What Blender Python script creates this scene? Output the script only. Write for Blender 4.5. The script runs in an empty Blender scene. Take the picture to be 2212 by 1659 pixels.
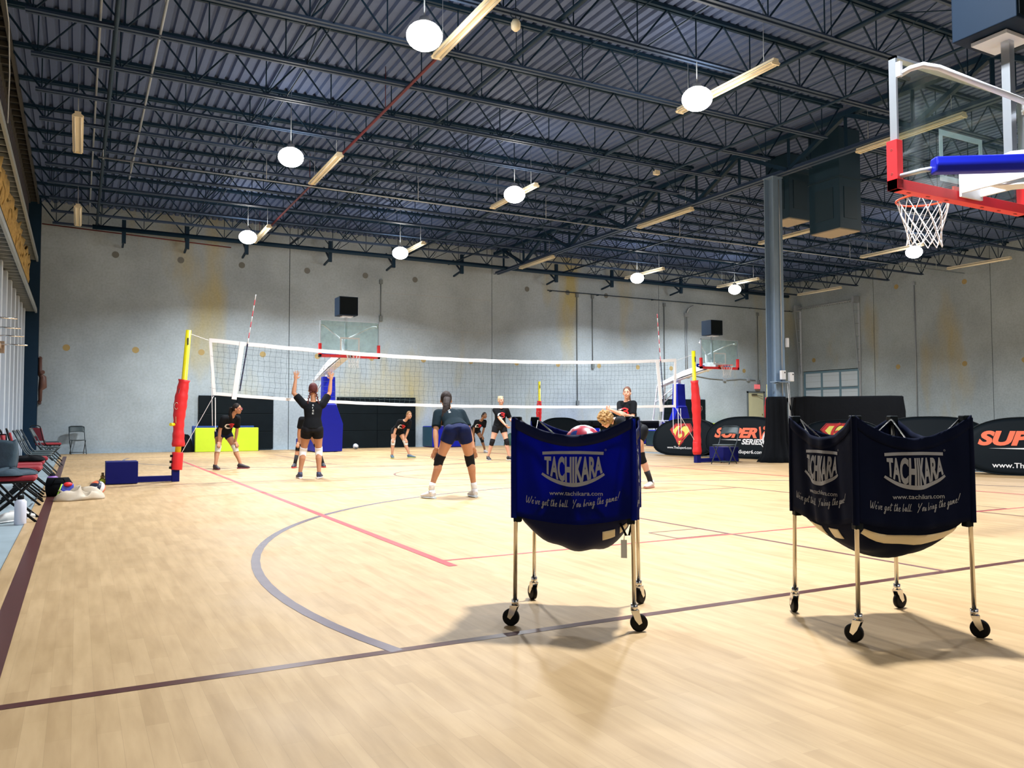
import bpy, bmesh, math, random
import numpy as np
from mathutils import Vector, Matrix
random.seed(7)
C = bpy.context.scene.collection
SC = bpy.context.scene
PI = math.pi
V = Vector

# ------------------------------------------------------------------ camera, light, exposure
EYE = 1.05
FPX, YAW, PITCH, ROLL = 1753.5, 0.49103, 0.04357, 0.00287
_f = V((math.sin(YAW)*math.cos(PITCH), math.cos(YAW)*math.cos(PITCH), math.sin(PITCH)))
_r = V((math.cos(YAW), -math.sin(YAW), 0)); _d = _f.cross(_r)
_r2 = _r*math.cos(ROLL)+_d*math.sin(ROLL); _d2 = _d*math.cos(ROLL)-_r*math.sin(ROLL)
cam = bpy.data.objects.new('camera', bpy.data.cameras.new('camera')); C.objects.link(cam)
M = Matrix.Identity(4)
for i in range(3):
    M[i][0] = _r2[i]; M[i][1] = -_d2[i]; M[i][2] = -_f[i]
M[2][3] = EYE
cam.matrix_world = M
cam.data.sensor_width = 36; cam.data.lens = FPX*36/2212; cam.data.clip_end = 200; cam.data.clip_start = .05
SC.camera = cam
SC.view_settings.view_transform = 'Standard'; SC.view_settings.look = 'None'
SC.view_settings.gamma = 1; SC.view_settings.use_curve_mapping = False
SC.view_settings.exposure = 0.05
world = bpy.data.worlds.new('world'); SC.world = world; world.use_nodes = True
world.node_tree.nodes['Background'].inputs[0].default_value = (.30, .42, .62, 1)
world.node_tree.nodes['Background'].inputs[1].default_value = .25
SC.cycles.max_bounces = 8; SC.cycles.diffuse_bounces = 4; SC.cycles.sample_clamp_indirect = 6

LAMPS = [(4.29, 10.66, 6.5, 640), (9.3, 10.61, 6.5, 600), (3.84, 16.98, 6.5, 540), (9.34, 17.31, 6.5, 540), (4.42, 25.1, 6.5, 600), (9.3, 25.2, 6.5, 600),
         (19.2, 25.5, 6.5, 580), (24.6, 25.85, 6.5, 560), (24.35, 17.25, 6.5, 560), (20.4, 10.4, 6.5, 600), (25.6, 10.4, 6.5, 600), (19.5, 3.2, 6.5, 400), (25.4, 3.2, 6.5, 400),
         (3.6, -4.2, 6.5, 200), (9.3, -4.2, 6.5, 150), (4.45, 4.05, 6.5, 620), (9.8, 4.0, 6.5, 250)]

# ------------------------------------------------------------------ helpers
def at(x, y, z=0.0, Y=None, X=None):
    """photo pixel -> point on the floor plane z (or the wall plane Y= / X=)"""
    d = _f+_r2*((x-1106)/FPX)+_d2*((y-829.5)/FPX)
    if Y is not None: t = Y/d.y
    elif X is not None: t = X/d.x
    else: t = (z-EYE)/d.z
    return V((0, 0, EYE))+d*t

class MB:
    def __init__(s): s.v = []; s.f = []; s.m = []; s.sm = []
    def add(s, vs, fs, mi=0, smooth=False):
        o = len(s.v); s.v += [tuple(p) for p in vs]
        for f in fs: s.f.append(tuple(i+o for i in f)); s.m.append(mi); s.sm.append(smooth)
        return s
    def box(s, c, d, rz=0, mi=0, ax=None):
        c = V(c); hx, hy, hz = d[0]/2, d[1]/2, d[2]/2
        if ax is None: ax = (V((math.cos(rz), math.sin(rz), 0)), V((-math.sin(rz), math.cos(rz), 0)), V((0, 0, 1)))
        vs = [c+ax[0]*hx*a+ax[1]*hy*b+ax[2]*hz*e for a in (-1, 1) for b in (-1, 1) for e in (-1, 1)]
        return s.add(vs, [(0, 1, 3, 2), (4, 6, 7, 5), (0, 4, 5, 1), (2, 3, 7, 6), (0, 2, 6, 4), (1, 5, 7, 3)], mi)
    def bb(s, x0, x1, y0, y1, z0, z1, mi=0): return s.box(((x0+x1)/2, (y0+y1)/2, (z0+z1)/2), (x1-x0, y1-y0, z1-z0), 0, mi)
    def tube(s, pts, r, n=8, lat=None, closed=False, cap=True, mi=0, smooth=True, ring=False):
        pts = [V(p) for p in pts]; N = len(pts)
        if not isinstance(r, (list, tuple)): r = [r]*N
        r = [(q, q) if not isinstance(q, (list, tuple)) else q for q in r]
        vs = []; prev = None
        for i, p in enumerate(pts):
            if ring: t = pts[(i+1) % N]-pts[i-1]
            else: t = pts[min(i+1, N-1)]-pts[max(i-1, 0)]
            t = t.normalized() if t.length > 1e-9 else V((0, 0, 1))
            a = V(lat) if lat is not None else (prev if prev is not None else (V((0, 0, 1)) if abs(t.z) < .9 else V((1, 0, 0))))
            a = a-t*a.dot(t)
            if a.length < 1e-6: a = t.orthogonal()
            a.normalize(); b = t.cross(a); prev = a
            for k in range(n):
                g = 2*PI*k/n; vs.append(p+a*math.cos(g)*r[i][0]+b*math.sin(g)*r[i][1])
        fs = [(i*n+k, i*n+(k+1) % n, (i+1)*n+(k+1) % n, (i+1)*n+k) for i in range(N-1) for k in range(n)]
        if ring: fs += [((N-1)*n+k, (N-1)*n+(k+1) % n, (k+1) % n, k) for k in range(n)]
        s.add(vs, fs, mi, smooth)
        if cap and not ring:
            o = len(s.v)-len(vs)
            s.f.append(tuple(o+k for k in range(n))[::-1]); s.m.append(mi); s.sm.append(False)
            s.f.append(tuple(o+(N-1)*n+k for k in range(n))); s.m.append(mi); s.sm.append(False)
        return s
    def cyl(s, p0, p1, r0, r1=None, n=12, mi=0): return s.tube([p0, p1], [r0, r0 if r1 is None else r1], n, mi=mi)
    def beam(s, p0, p1, w, h, mi=0, up=(0, 0, 1)):
        p0 = V(p0); p1 = V(p1); t = (p1-p0); L = t.length; t.normalize(); u = V(up); u = u-t*u.dot(t)
        if u.length < 1e-5: u = t.orthogonal()
        u.normalize(); l = t.cross(u)
        return s.box((p0+p1)/2, (L, w, h), 0, mi, (t, l, u))
    def ell(s, c, r, ax=None, nu=16, nv=10, mi=0):
        c = V(c); ax = ax or (V((1, 0, 0)), V((0, 1, 0)), V((0, 0, 1)))
        if not isinstance(r, (list, tuple)): r = (r, r, r)
        vs = [c+ax[2]*r[2]]
        for j in range(1, nv):
            t = PI*j/nv
            for i in range(nu):
                g = 2*PI*i/nu; vs.append(c+ax[0]*r[0]*math.sin(t)*math.cos(g)+ax[1]*r[1]*math.sin(t)*math.sin(g)+ax[2]*r[2]*math.cos(t))
        vs.append(c-ax[2]*r[2]); fs = []
        for i in range(nu): fs.append((0, 1+i, 1+(i+1) % nu)); fs.append((len(vs)-1, 1+(nv-2)*nu+(i+1) % nu, 1+(nv-2)*nu+i))
        for j in range(nv-2):
            for i in range(nu): fs.append((1+j*nu+i, 1+(j+1)*nu+i, 1+(j+1)*nu+(i+1) % nu, 1+j*nu+(i+1) % nu))
        return s.add(vs, fs, mi, True)
    def grid(s, fn, nu, nv, mi=0, smooth=True, thick=None):
        P = [[V(fn(i/nu, j/nv)) for i in range(nu+1)] for j in range(nv+1)]
        fs = [(j*(nu+1)+i, j*(nu+1)+i+1, (j+1)*(nu+1)+i+1, (j+1)*(nu+1)+i) for j in range(nv) for i in range(nu)]
        return s.add([p for row in P for p in row], fs, mi, smooth)
    def prism(s, poly, fn, d0, d1, mi=0):
        """poly: 2D outline; fn(u,v,d)->3D"""
        n = len(poly); vs = [fn(u, v, d0) for u, v in poly]+[fn(u, v, d1) for u, v in poly]
        fs = [tuple(range(n))[::-1], tuple(range(n, 2*n))]+[(i, (i+1) % n, n+(i+1) % n, n+i) for i in range(n)]
        return s.add(vs, fs, mi)
    def mesh(s, name='m'):
        me = bpy.data.meshes.new(name); me.from_pydata(s.v, [], s.f)
        me.polygons.foreach_set('material_index', s.m); me.polygons.foreach_set('use_smooth', s.sm); me.update(); return me

def link(name, me, m, parent=None):
    for q in (m if isinstance(m, (list, tuple)) else [m]): me.materials.append(q)
    o = bpy.data.objects.new(name, me); C.objects.link(o)
    if parent: o.parent = parent
    return o
def obj(name, mb, m, parent=None, bevel=0, loc=None, sol=0, sub=0):
    o = link(name, mb.mesh(name), m, parent)
    if loc is not None: o.location = loc
    if sol: q = o.modifiers.new('s', 'SOLIDIFY'); q.thickness = sol; q.offset = 0
    if sub: q = o.modifiers.new('u', 'SUBSURF'); q.levels = q.render_levels = sub
    if bevel: q = o.modifiers.new('b', 'BEVEL'); q.width = bevel; q.segments = 3; q.limit_method = 'ANGLE'
    return o
def tag(o, label, cat, group=None):
    o['label'] = label; o['category'] = cat
    if group: o['group'] = group
    return o
def struct(o): o['kind'] = 'structure'; return o
def thing(name, label, cat, loc=(0, 0, 0), rz=0, group=None):
    o = bpy.data.objects.new(name, None); C.objects.link(o); o.location = loc; o.rotation_euler = (0, 0, rz)
    o.empty_display_size = .1
    return tag(o, label, cat, group)
def dup(root, loc=None, rz=None, label=None, group=None):
    def cp(o, par):
        c = o.copy(); C.objects.link(c)
        if par: c.parent = par
        for ch in [q for q in allobj if q.parent == o]: cp(ch, c)
        return c
    allobj = list(C.objects)
    r = cp(root, None)
    if loc is not None: r.location = loc
    if rz is not None: r.rotation_euler = (0, 0, rz)
    if label: r['label'] = label
    if group: r['group'] = group
    return r

# ------------------------------------------------------------------ materials
MATS = {}
def mat(name, col, rough=.6, metal=0, var=0, scale=8, spec=.5, emit=0, trans=0, bump=0, coat=0):
    if name in MATS: return MATS[name]
    m = bpy.data.materials.new(name); m.use_nodes = True; nt = m.node_tree; b = nt.nodes['Principled BSDF']
    col = (*col, 1); b.inputs['Base Color'].default_value = col
    b.inputs['Roughness'].default_value = rough; b.inputs['Metallic'].default_value = metal
    b.inputs['Specular IOR Level'].default_value = spec
    if coat: b.inputs['Coat Weight'].default_value = coat; b.inputs['Coat Roughness'].default_value = .15
    if emit: b.inputs['Emission Color'].default_value = col; b.inputs['Emission Strength'].default_value = emit
    tc = nt.nodes.new('ShaderNodeTexCoord'); nz = nt.nodes.new('ShaderNodeTexNoise')
    nz.inputs['Scale'].default_value = scale; nz.inputs['Detail'].default_value = 4
    nt.links.new(tc.outputs['Object'], nz.inputs['Vector'])
    v = var or .05
    mx = nt.nodes.new('ShaderNodeMix'); mx.data_type = 'RGBA'
    nt.links.new(nz.outputs['Fac'], mx.inputs[0])
    mx.inputs[6].default_value = tuple(c*(1-v) for c in col[:3])+(1,); mx.inputs[7].default_value = tuple(min(1, c*(1+v)) for c in col[:3])+(1,)
    nt.links.new(mx.outputs[2], b.inputs['Base Color'])
    if bump:
        bp = nt.nodes.new('ShaderNodeBump'); bp.inputs['Strength'].default_value = bump; bp.inputs['Distance'].default_value = .02
        nt.links.new(nz.outputs['Fac'], bp.inputs['Height']); nt.links.new(bp.outputs[0], b.inputs['Normal'])
    if trans:
        t = nt.nodes.new('ShaderNodeBsdfTranslucent'); t.inputs[0].default_value = (min(1, col[0]*3), min(1, col[1]*3), min(1, col[2]*4), 1) if col[0] < .1 else (min(1, col[0]*1.3), min(1, col[1]*1.3), min(1, col[2]*1.3), 1)
        mi = nt.nodes.new('ShaderNodeMixShader'); mi.inputs[0].default_value = trans
        nt.links.new(b.outputs[0], mi.inputs[1]); nt.links.new(t.outputs[0], mi.inputs[2])
        nt.links.new(mi.outputs[0], nt.nodes['Material Output'].inputs[0])
    MATS[name] = m; return m

def ramp(nt, stops):
    r = nt.nodes.new('ShaderNodeValToRGB'); e = r.color_ramp.elements
    while len(e) < len(stops): e.new(.5)
    for q, (p, c) in zip(e, stops): q.position = p; q.color = (*c, 1)
    return r
def wood_mat():
    m = bpy.data.materials.new('court_maple'); m.use_nodes = True; nt = m.node_tree; b = nt.nodes['Principled BSDF']; L = nt.links.new
    tc = nt.nodes.new('ShaderNodeTexCoord'); mp = nt.nodes.new('ShaderNodeMapping'); mp.inputs['Rotation'].default_value = (0, 0, PI/2)
    L(tc.outputs['Object'], mp.inputs[0])
    br = nt.nodes.new('ShaderNodeTexBrick'); br.inputs['Scale'].default_value = 1
    br.inputs['Brick Width'].default_value = .62; br.inputs['Row Height'].default_value = .075; br.inputs['Mortar Size'].default_value = .0006
    br.inputs['Color1'].default_value = (.50, .345, .180, 1); br.inputs['Color2'].default_value = (.43, .288, .143, 1)
    br.inputs['Mortar'].default_value = (.38, .26, .13, 1); br.offset = .37; br.inputs['Bias'].default_value = -.1
    L(mp.outputs[0], br.inputs['Vector'])
    nz = nt.nodes.new('ShaderNodeTexNoise'); nz.inputs['Scale'].default_value = 3; nz.inputs['Detail'].default_value = 6
    mp2 = nt.nodes.new('ShaderNodeMapping'); mp2.inputs['Scale'].default_value = (6, .7, 1); L(tc.outputs['Object'], mp2.inputs[0]); L(mp2.outputs[0], nz.inputs['Vector'])
    rp = ramp(nt, [(.3, (.86, .83, .78)), (.7, (1.08, 1.08, 1.08))]); L(nz.outputs['Fac'], rp.inputs[0])
    mx = nt.nodes.new('ShaderNodeMix'); mx.data_type = 'RGBA'; mx.blend_type = 'MULTIPLY'; mx.inputs[0].default_value = 1
    L(br.outputs['Color'], mx.inputs[6]); L(rp.outputs[0], mx.inputs[7]); L(mx.outputs[2], b.inputs['Base Color'])
    n2 = nt.nodes.new('ShaderNodeTexNoise'); n2.inputs['Scale'].default_value = 1.3; n2.inputs['Detail'].default_value = 8; L(tc.outputs['Object'], n2.inputs['Vector'])
    r2 = ramp(nt, [(.35, (.42, .42, .42)), (.7, (.6, .6, .6))]); L(n2.outputs['Fac'], r2.inputs[0]); L(r2.outputs[0], b.inputs['Roughness'])
    b.inputs['Specular IOR Level'].default_value = .38
    n3 = nt.nodes.new('ShaderNodeTexNoise'); n3.inputs['Scale'].default_value = 9; n3.inputs['Detail'].default_value = 5
    mp3 = nt.nodes.new('ShaderNodeMapping'); mp3.inputs['Scale'].default_value = (5, 1, 1); mp3.inputs['Rotation'].default_value = (0, 0, .9)
    L(tc.outputs['Object'], mp3.inputs[0]); L(mp3.outputs[0], n3.inputs['Vector'])
    bp = nt.nodes.new('ShaderNodeBump'); bp.inputs['Strength'].default_value = .03; bp.inputs['Distance'].default_value = .01
    L(n3.outputs['Fac'], bp.inputs['Height']); L(bp.outputs[0], b.inputs['Normal'])
    return m
def concrete_mat(name, base, stain, thr=.56, axis='x'):
    m = bpy.data.materials.new(name); m.use_nodes = True; nt = m.node_tree; b = nt.nodes['Principled BSDF']; L = nt.links.new
    tc = nt.nodes.new('ShaderNodeTexCoord')
    n1 = nt.nodes.new('ShaderNodeTexNoise'); n1.inputs['Scale'].default_value = .55; n1.inputs['Detail'].default_value = 9; n1.inputs['Roughness'].default_value = .6
    L(tc.outputs['Object'], n1.inputs['Vector'])
    r1 = ramp(nt, [(.3, tuple(c*.78 for c in base)), (.55, base), (.75, tuple(min(1, c*1.14) for c in base))]); L(n1.outputs['Fac'], r1.inputs[0])
    mp = nt.nodes.new('ShaderNodeMapping'); mp.inputs['Scale'].default_value = (.45, .45, .14); L(tc.outputs['Object'], mp.inputs[0])
    n2 = nt.nodes.new('ShaderNodeTexNoise'); n2.inputs['Scale'].default_value = 1.1; n2.inputs['Detail'].default_value = 7; L(mp.outputs[0], n2.inputs['Vector'])
    r2 = ramp(nt, [(thr, (0, 0, 0)), (thr+.16, (1, 1, 1))]); L(n2.outputs['Fac'], r2.inputs[0])
    mx = nt.nodes.new('ShaderNodeMix'); mx.data_type = 'RGBA'; L(r2.outputs[0], mx.inputs[0]); L(r1.outputs[0], mx.inputs[6]); mx.inputs[7].default_value = (*stain, 1)
    n3 = nt.nodes.new('ShaderNodeTexNoise'); n3.inputs['Scale'].default_value = 14; n3.inputs['Detail'].default_value = 6; L(tc.outputs['Object'], n3.inputs['Vector'])
    r3 = ramp(nt, [(.3, (.9, .9, .9)), (.6, (1.04, 1.04, 1.04))]); L(n3.outputs['Fac'], r3.inputs[0])
    m2 = nt.nodes.new('ShaderNodeMix'); m2.data_type = 'RGBA'; m2.blend_type = 'MULTIPLY'; m2.inputs[0].default_value = 1
    L(mx.outputs[2], m2.inputs[6]); L(r3.outputs[0], m2.inputs[7]); L(m2.outputs[2], b.inputs['Base Color'])
    b.inputs['Roughness'].default_value = .85
    return m
WOOD = wood_mat()
CONC = concrete_mat('tilt_up_concrete', (.39, .465, .515), (.44, .39, .19), .545)
CONC2 = concrete_mat('tilt_up_concrete_right', (.38, .45, .485), (.41, .37, .22), .58)
SLAB = mat('floor_slab', (.30, .38, .42), .5, var=.25, scale=3)
DECK = mat('roof_deck_paint', (.085, .130, .26), .7, var=.1)
STEEL = mat('navy_steel', (.008, .030, .062), .5, var=.1, spec=.2)
STEELL = mat('blue_grey_steel', (.19, .28, .40), .45, var=.08)
DARK = mat('dark_void', (.012, .018, .028), .8)
BLACK = mat('black_vinyl', (.004, .008, .011), .45, spec=.12, var=.3, scale=3)
BLACKF = mat('black_fabric', (.003, .004, .006), .85, spec=.12, var=.2, bump=.3)
WHITE = mat('white_paint', (.75, .76, .78), .45)
CREAM = mat('cream_enamel', (.80, .72, .52), .45)
GALV = mat('galvanised', (.42, .47, .52), .4, .4, var=.1)
CHROME = mat('chrome', (.72, .70, .66), .16, 1)
RED = mat('red_pad', (.72, .015, .02), .5, var=.08)
REDR = mat('rim_orange', (.75, .07, .02), .4)
BLUE = mat('blue_pad', (.003, .010, .34), .45, var=.08, spec=.25)
NAVY = mat('navy_box', (.002, .004, .10), .5, var=.1, spec=.2)
YEL = mat('yellow_post', (.85, .74, .01), .4)
LIME = mat('lime_mat', (.50, .68, .02), .5, var=.05)
PIPE = mat('pipe_dark', (.008, .028, .055), .5, spec=.2)
PIPER = mat('pipe_red', (.13, .018, .022), .6, spec=.2)
GLOW = mat('lamp_lens', (1, .98, .94), emit=28)
GREYT = mat('silver_print', (.27, .28, .30), .6)
TAPE = mat('cream_tape', (.72, .62, .42), .6, var=.1)
RUB = mat('black_rubber', (.007, .007, .007), .5, spec=.12)

# ------------------------------------------------------------------ room shell
XL, XR, YF, YB, ZD = -1.2, 32.3, 29.5, -9.0, 8.0
mb = MB(); mb.bb(XL-.6, XR+.2, YB, YF+.1, -.25, -.012); struct(obj('floor', mb, SLAB))

def court():
    mb = MB(); z = 0.0
    mb.bb(-.46, 15.5, YB+.3, 29.25, -.012, 0, 0)
    mb.bb(16.4, 31.5, YB+.3, 29.25, -.012, 0, 0)
    h = .0012
    def rect(x0, x1, y0, y1, mi, k=0): mb.add([(x0, y0, h+k), (x1, y0, h+k), (x1, y1, h+k), (x0, y1, h+k)], [(0, 1, 2, 3)], mi)
    def arc(cx, cy, r, w, a0, a1, mi, k=0, n=72):
        vs = []
        for i in range(n+1):
            a = a0+(a1-a0)*i/n
            vs += [(cx+(r-w/2)*math.cos(a), cy+(r-w/2)*math.sin(a), h+k), (cx+(r+w/2)*math.cos(a), cy+(r+w/2)*math.sin(a), h+k)]
        mb.add(vs, [(2*i, 2*i+1, 2*i+3, 2*i+2) for i in range(n)], mi)
    for ox in (0, 14.2+2.0):
        cx = 7.1+ox
        for s, yb in ((1, 3.55), (-1, 25.1)):
            rect(-.34+ox, 14.55+ox, yb-.03, yb+.03, 1)
            yr = yb+s*1.6; a = math.asin(1.6/5.98)
            if s > 0: arc(cx, yr, 6.02, .065, -a, PI+a, 2, .0004)
            else: arc(cx, yr, 6.02, .065, PI-a, 2*PI+a, 2, .0004)
            for sx in (-1, 1):
                xx = cx+sx*1.83
                y0, y1 = sorted((yb, yb+s*5.8)); rect(xx-.022, xx+.022, y0, y1, 3, .0003)
                xa, xb = sorted((xx, xx+sx*.3))
                ya = yb+s*2.1; rect(xa-.3 if sx < 0 else xa, xb if sx < 0 else xb+.3, min(ya, ya+s*.025), max(ya, ya+s*.025), 3, .0002)
                yc = yb+s*2.5; rect(xa-.3 if sx < 0 else xa, xb if sx < 0 else xb+.3, min(yc, yc+s*.025), max(yc, yc+s*.025), 3, .0002)
                xe = xa-.3 if sx < 0 else xb+.3; rect(xe-.012, xe+.012, min(ya, yc), max(ya, yc), 3, .0002)
            yf = yb+s*5.8; rect(cx-1.85, cx+1.85, yf-.022, yf+.022, 3, .0003); arc(cx, yf, 1.8, .04, 0, PI if s > 0 else -PI, 3, .0002, 48)
        rect(-.36+ox, -.26+ox, YB+.4, 27.2, 1, .0002)
        rect(-.34+ox, 14.55+ox, 14.3, 14.34, 3, .0001); arc(cx, 14.32, 1.8, .04, 0, 2*PI, 3, .0001, 60)
        # volleyball court, red tape
        rect(2.36+ox, 2.43+ox, 5.38, 24.6, 4, .0006); rect(11.4+ox, 11.47+ox, 5.38, 24.6, 4, .0006)
        for y in (5.62, 23.9): rect(2.4+ox, 11.45+ox, y-.018, y+.018, 4, .0005)
        for y in (11.9, 17.9): rect(2.4+ox, 11.45+ox, y-.014, y+.014, 5, .0005)
    o = obj('floor', mb, [WOOD, mat('court_tape_dark', (.085, .028, .026), .28, var=.2), mat('court_line_slate', (.19, .16, .185), .25, var=.15),
                          mat('court_line_plum', (.17, .075, .075), .3), mat('court_tape_red', (.56, .075, .085), .35), mat('court_line_faint', (.40, .20, .14), .35)])
    return struct(o)
court()

def far_wall():
    mb = MB(); seams = [XL-.5, 6.67, 14.85, 23.42, XR+.3]
    for a, b in zip(seams, seams[1:]): mb.bb(a+.012, b-.012, YF, YF+.25, -.2, ZD+.6, 0)
    mb.bb(XL, XR, YF+.06, YF+.3, -.2, ZD+.5, 1)
    for x in (-.36, 1.65, 3.7, 5.75, 7.7, 9.76, 11.86, 13.9, 16.0, 18, 20.1, 22.2, 24.1, 26.3, 28.6):
        mb.cyl((x, YF-.004, 3.38), (x, YF+.02, 3.38), .105, n=18, mi=2)
    for x in (1.0, 3.0, 5.0, 7.3, 9.5, 11.5, 16.5, 18.5, 20.5): mb.cyl((x, YF-.004, 6.5), (x, YF+.02, 6.5), .11, n=16, mi=3)
    for z, a, b in ((4.55, 7, 14.6), (5.9, 10, 14.8), (4.6, 15.2, 23.2)):
        mb.box(((a+b)/2, YF-.001, z), (b-a, .006, .012), 0, 4)
    o = obj('wall_far', mb, [CONC, DARK, mat('lift_plug_tan', (.40, .30, .12), .7), mat('lift_plug_grey', (.16, .17, .16), .8), mat('form_line', (.42, .44, .44), .8)])
    struct(o)
far_wall()
def right_wall():
    mb = MB(); seams = [YB, 3, 11.3, 19.55, 25.0, YF+.1]
    for a, b in zip(seams, seams[1:]):
        if a == 25.0: # dock door opening
            mb.bb(XR, XR+.25, a+.012, 25.85, -.2, ZD+.6); mb.bb(XR, XR+.25, 25.85, 29.2, 3.42, ZD+.6); mb.bb(XR, XR+.25, 29.2, b, -.2, ZD+.6)
        else: mb.bb(XR, XR+.25, a+.012, b-.012, -.2, ZD+.6)
    mb.bb(XR+.2, XR+.35, YB, YF, -.2, ZD+.5, 1)
    for y, z in ((20.71, 3.3), (18.3, 3.3), (23.8, 3.35), (15, 3.3), (28.5, 3.95), (23.8, 6.95), (20.63, 6.7)):
        mb.cyl((XR-.004, y, z), (XR+.02, y, z), .11, n=16, mi=2)
    struct(obj('wall_right', mb, [CONC2, DARK, mat('lift_plug_tan', (.40, .30, .12), .7)]))
    mb = MB(); mb.bb(XL-.5, XR+.3, YB-.25, YB, -.2, ZD+.6); struct(obj('wall_back', mb, CONC2))
right_wall()
def overhead_door():
    mb = MB(); x = XR+.06; y0, y1 = 25.87, 29.18
    for z in np.arange(0.02, 3.40, .83): mb.bb(x-.03, x+.03, y0, y1, z-.05, z+.05, 0)
    for y in (y0+.05, y0+1.1, y0+2.2, y1-.05): mb.bb(x-.031, x+.029, y-.055, y+.055, 0, 3.36, 0)
    o = obj('door_1', mb, mat('door_frame_blue', (.16, .28, .36), .45)); struct(o)
    g = MB()
    for k in range(4): g.bb(x-.012, x+.004, y0+.02, y1-.02, .85*k+.03, .85*k+.83, 0)
    for k in range(12): g.bb(x-.017, x-.012, y0+.02, y1-.02, .275*k+.12, .275*k+.132, 1)
    obj('door_panel', g, [mat('frosted_panel', (.62, .72, .80), .5), mat('panel_rib', (.40, .48, .52), .5)], o)
    t = MB()
    for y in (25.78, 29.26):
        t.beam((XR-.05, y, 0), (XR-.05, y, 6.6), .09, .03); t.beam((XR-.12, y, 3.3), (XR-.45, y, 6.5), .03, .05)
        for k in range(5): t.beam((XR-.06, y, 3.7+k*.6), (XR-.12-.33*(k*.6+.4)/3.2, y, 3.7+k*.6), .03, .03)
        t.box((XR-.25, y, 6.62), (.4, .12, .3))
    t.tube([(XR-.25, 25.7, 6.6), (XR-.25, 29.3, 6.6)], .035, 8)
    t.tube([(XR-.25+.07*math.cos(k*1.3), 26.0+k*.03, 6.6+.07*math.sin(k*1.3)) for k in range(104)], .012, 5)
    obj('door_track', t, GALV, o)
overhead_door()
def exit_door():
    x0, x1 = 28.75, 29.9
    mb = MB(); mb.bb(x0, x0+.07, YF-.05, YF, 0, 2.38); mb.bb(x1-.07, x1, YF-.05, YF, 0, 2.38); mb.bb(x0, x1, YF-.05, YF, 2.31, 2.40)
    o = obj('door_2', mb, mat('door_frame_grey', (.13, .16, .17), .5)); struct(o)
    m2 = MB(); m2.bb(x0+.07, x1-.07, YF-.03, YF, .01, 2.31); obj('door_leaf', m2, mat('door_cream', (.62, .62, .40), .5), o)
    m3 = MB(); m3.cyl((x1-.16, YF-.09, 1.0), (x1-.16, YF-.03, 1.0), .03); m3.box((x1-.16, YF-.035, 1.25), (.05, .02, .08)); obj('door_handle', m3, mat('brass', (.35, .26, .10), .4, .6), o)
    m4 = MB(); m4.box((x0+.45, YF-.06, 2.22), (.32, .06, .07)); m4.beam((x0+.6, YF-.07, 2.2), (x0+.9, YF-.14, 2.14), .03, .02); obj('door_closer', m4, mat('closer_dark', (.06, .05, .03), .5), o)
    s = thing('exit_sign', 'small red lit exit sign on the far wall above the cream door', 'sign', (29.42, YF-.03, 2.62))
    m5 = MB(); m5.box((0, 0, 0), (.34, .05, .22)); obj('housing', m5, mat('sign_pink', (.75, .16, .17), .5, emit=.5), s)
    m6 = MB(); m6.box((.0, -.03, -.17), (.26, .08, .07)); obj('emergency_lamp', m6, mat('lamp_brown', (.22, .16, .12), .5), s)
    return s
EXIT = exit_door()

def deck():
    mb = MB(); pitch = .2; xs = []; x = XL-.4
    while x < XR+.4:
        xs += [(x, 0), (x+.11, 0), (x+.135, .06), (x+.175, .06)]; x += pitch
    n = len(xs); vs = [(a, YB-.1, ZD+b) for a, b in xs]+[(a, YF+.2, ZD+b) for a, b in xs]
    mb.add(vs, [(i, i+1, n+i+1, n+i) for i in range(n-1)])
    mb.bb(XL-.6, XR+.4, YB-.2, YF+.3, ZD+.16, ZD+.3)
    o = obj('ceiling', mb, DECK); struct(o)
deck()

# ------------------------------------------------------------------ roof joists and girder
def joist_meshes(x0, x1):
    T, B = .0, -.82
    top = MB(); top.box(((x0+x1)/2, -.045, T-.03), (x1-x0, .055, .06)); top.box(((x0+x1)/2, .045, T-.03), (x1-x0, .055, .06)); top.box(((x0+x1)/2, 0, T-.008), (x1-x0, .15, .012))
    n = int(round((x1-x0-1.2)/1.22)); st = (x1-x0-1.2)/n
    xs = [x0+.6+st*i for i in range(n+1)]
    bot = MB()
    for s in (-1, 1):
        bot.box(((xs[0]+xs[-1])/2, s*.03, B+.025), (xs[-1]-xs[0]+.2, .008, .06)); bot.box(((xs[0]+xs[-1])/2, s*.052, B), (xs[-1]-xs[0]+.2, .05, .008))
    web = MB()
    def bar(a, b, r=.014): web.tube([a, b], r, 5, cap=False)
    bar((x0+.05, 0, T-.05), (xs[0], 0, B+.03), .02); bar((x1-.05, 0, T-.05), (xs[-1], 0, B+.03), .02)
    for i in range(n):
        a, b = xs[i], xs[i+1]; mid = (a+b)/2
        bar((a, 0, B+.03), (mid, 0, T-.05), .017); bar((mid, 0, T-.05), (b, 0, B+.03), .017); bar((a, 0, B+.03), (a, 0, T-.05), .012)
    bar((xs[-1], 0, B+.03), (xs[-1], 0, T-.05), .012)
    return top.mesh('top_chord'), bot.mesh('bottom_chord'), web.mesh('web')
ORD = ['first', 'second', 'third', 'fourth', 'fifth', 'sixth', 'seventh', 'eighth', 'ninth', 'tenth', 'eleventh', 'twelfth', 'thirteenth', 'fourteenth', 'fifteenth', 'sixteenth', 'seventeenth', 'eighteenth', 'nineteenth', 'twentieth']
LIP = mat('chord_face', (.040, .068, .125), .5, var=.1, spec=.25)
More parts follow.
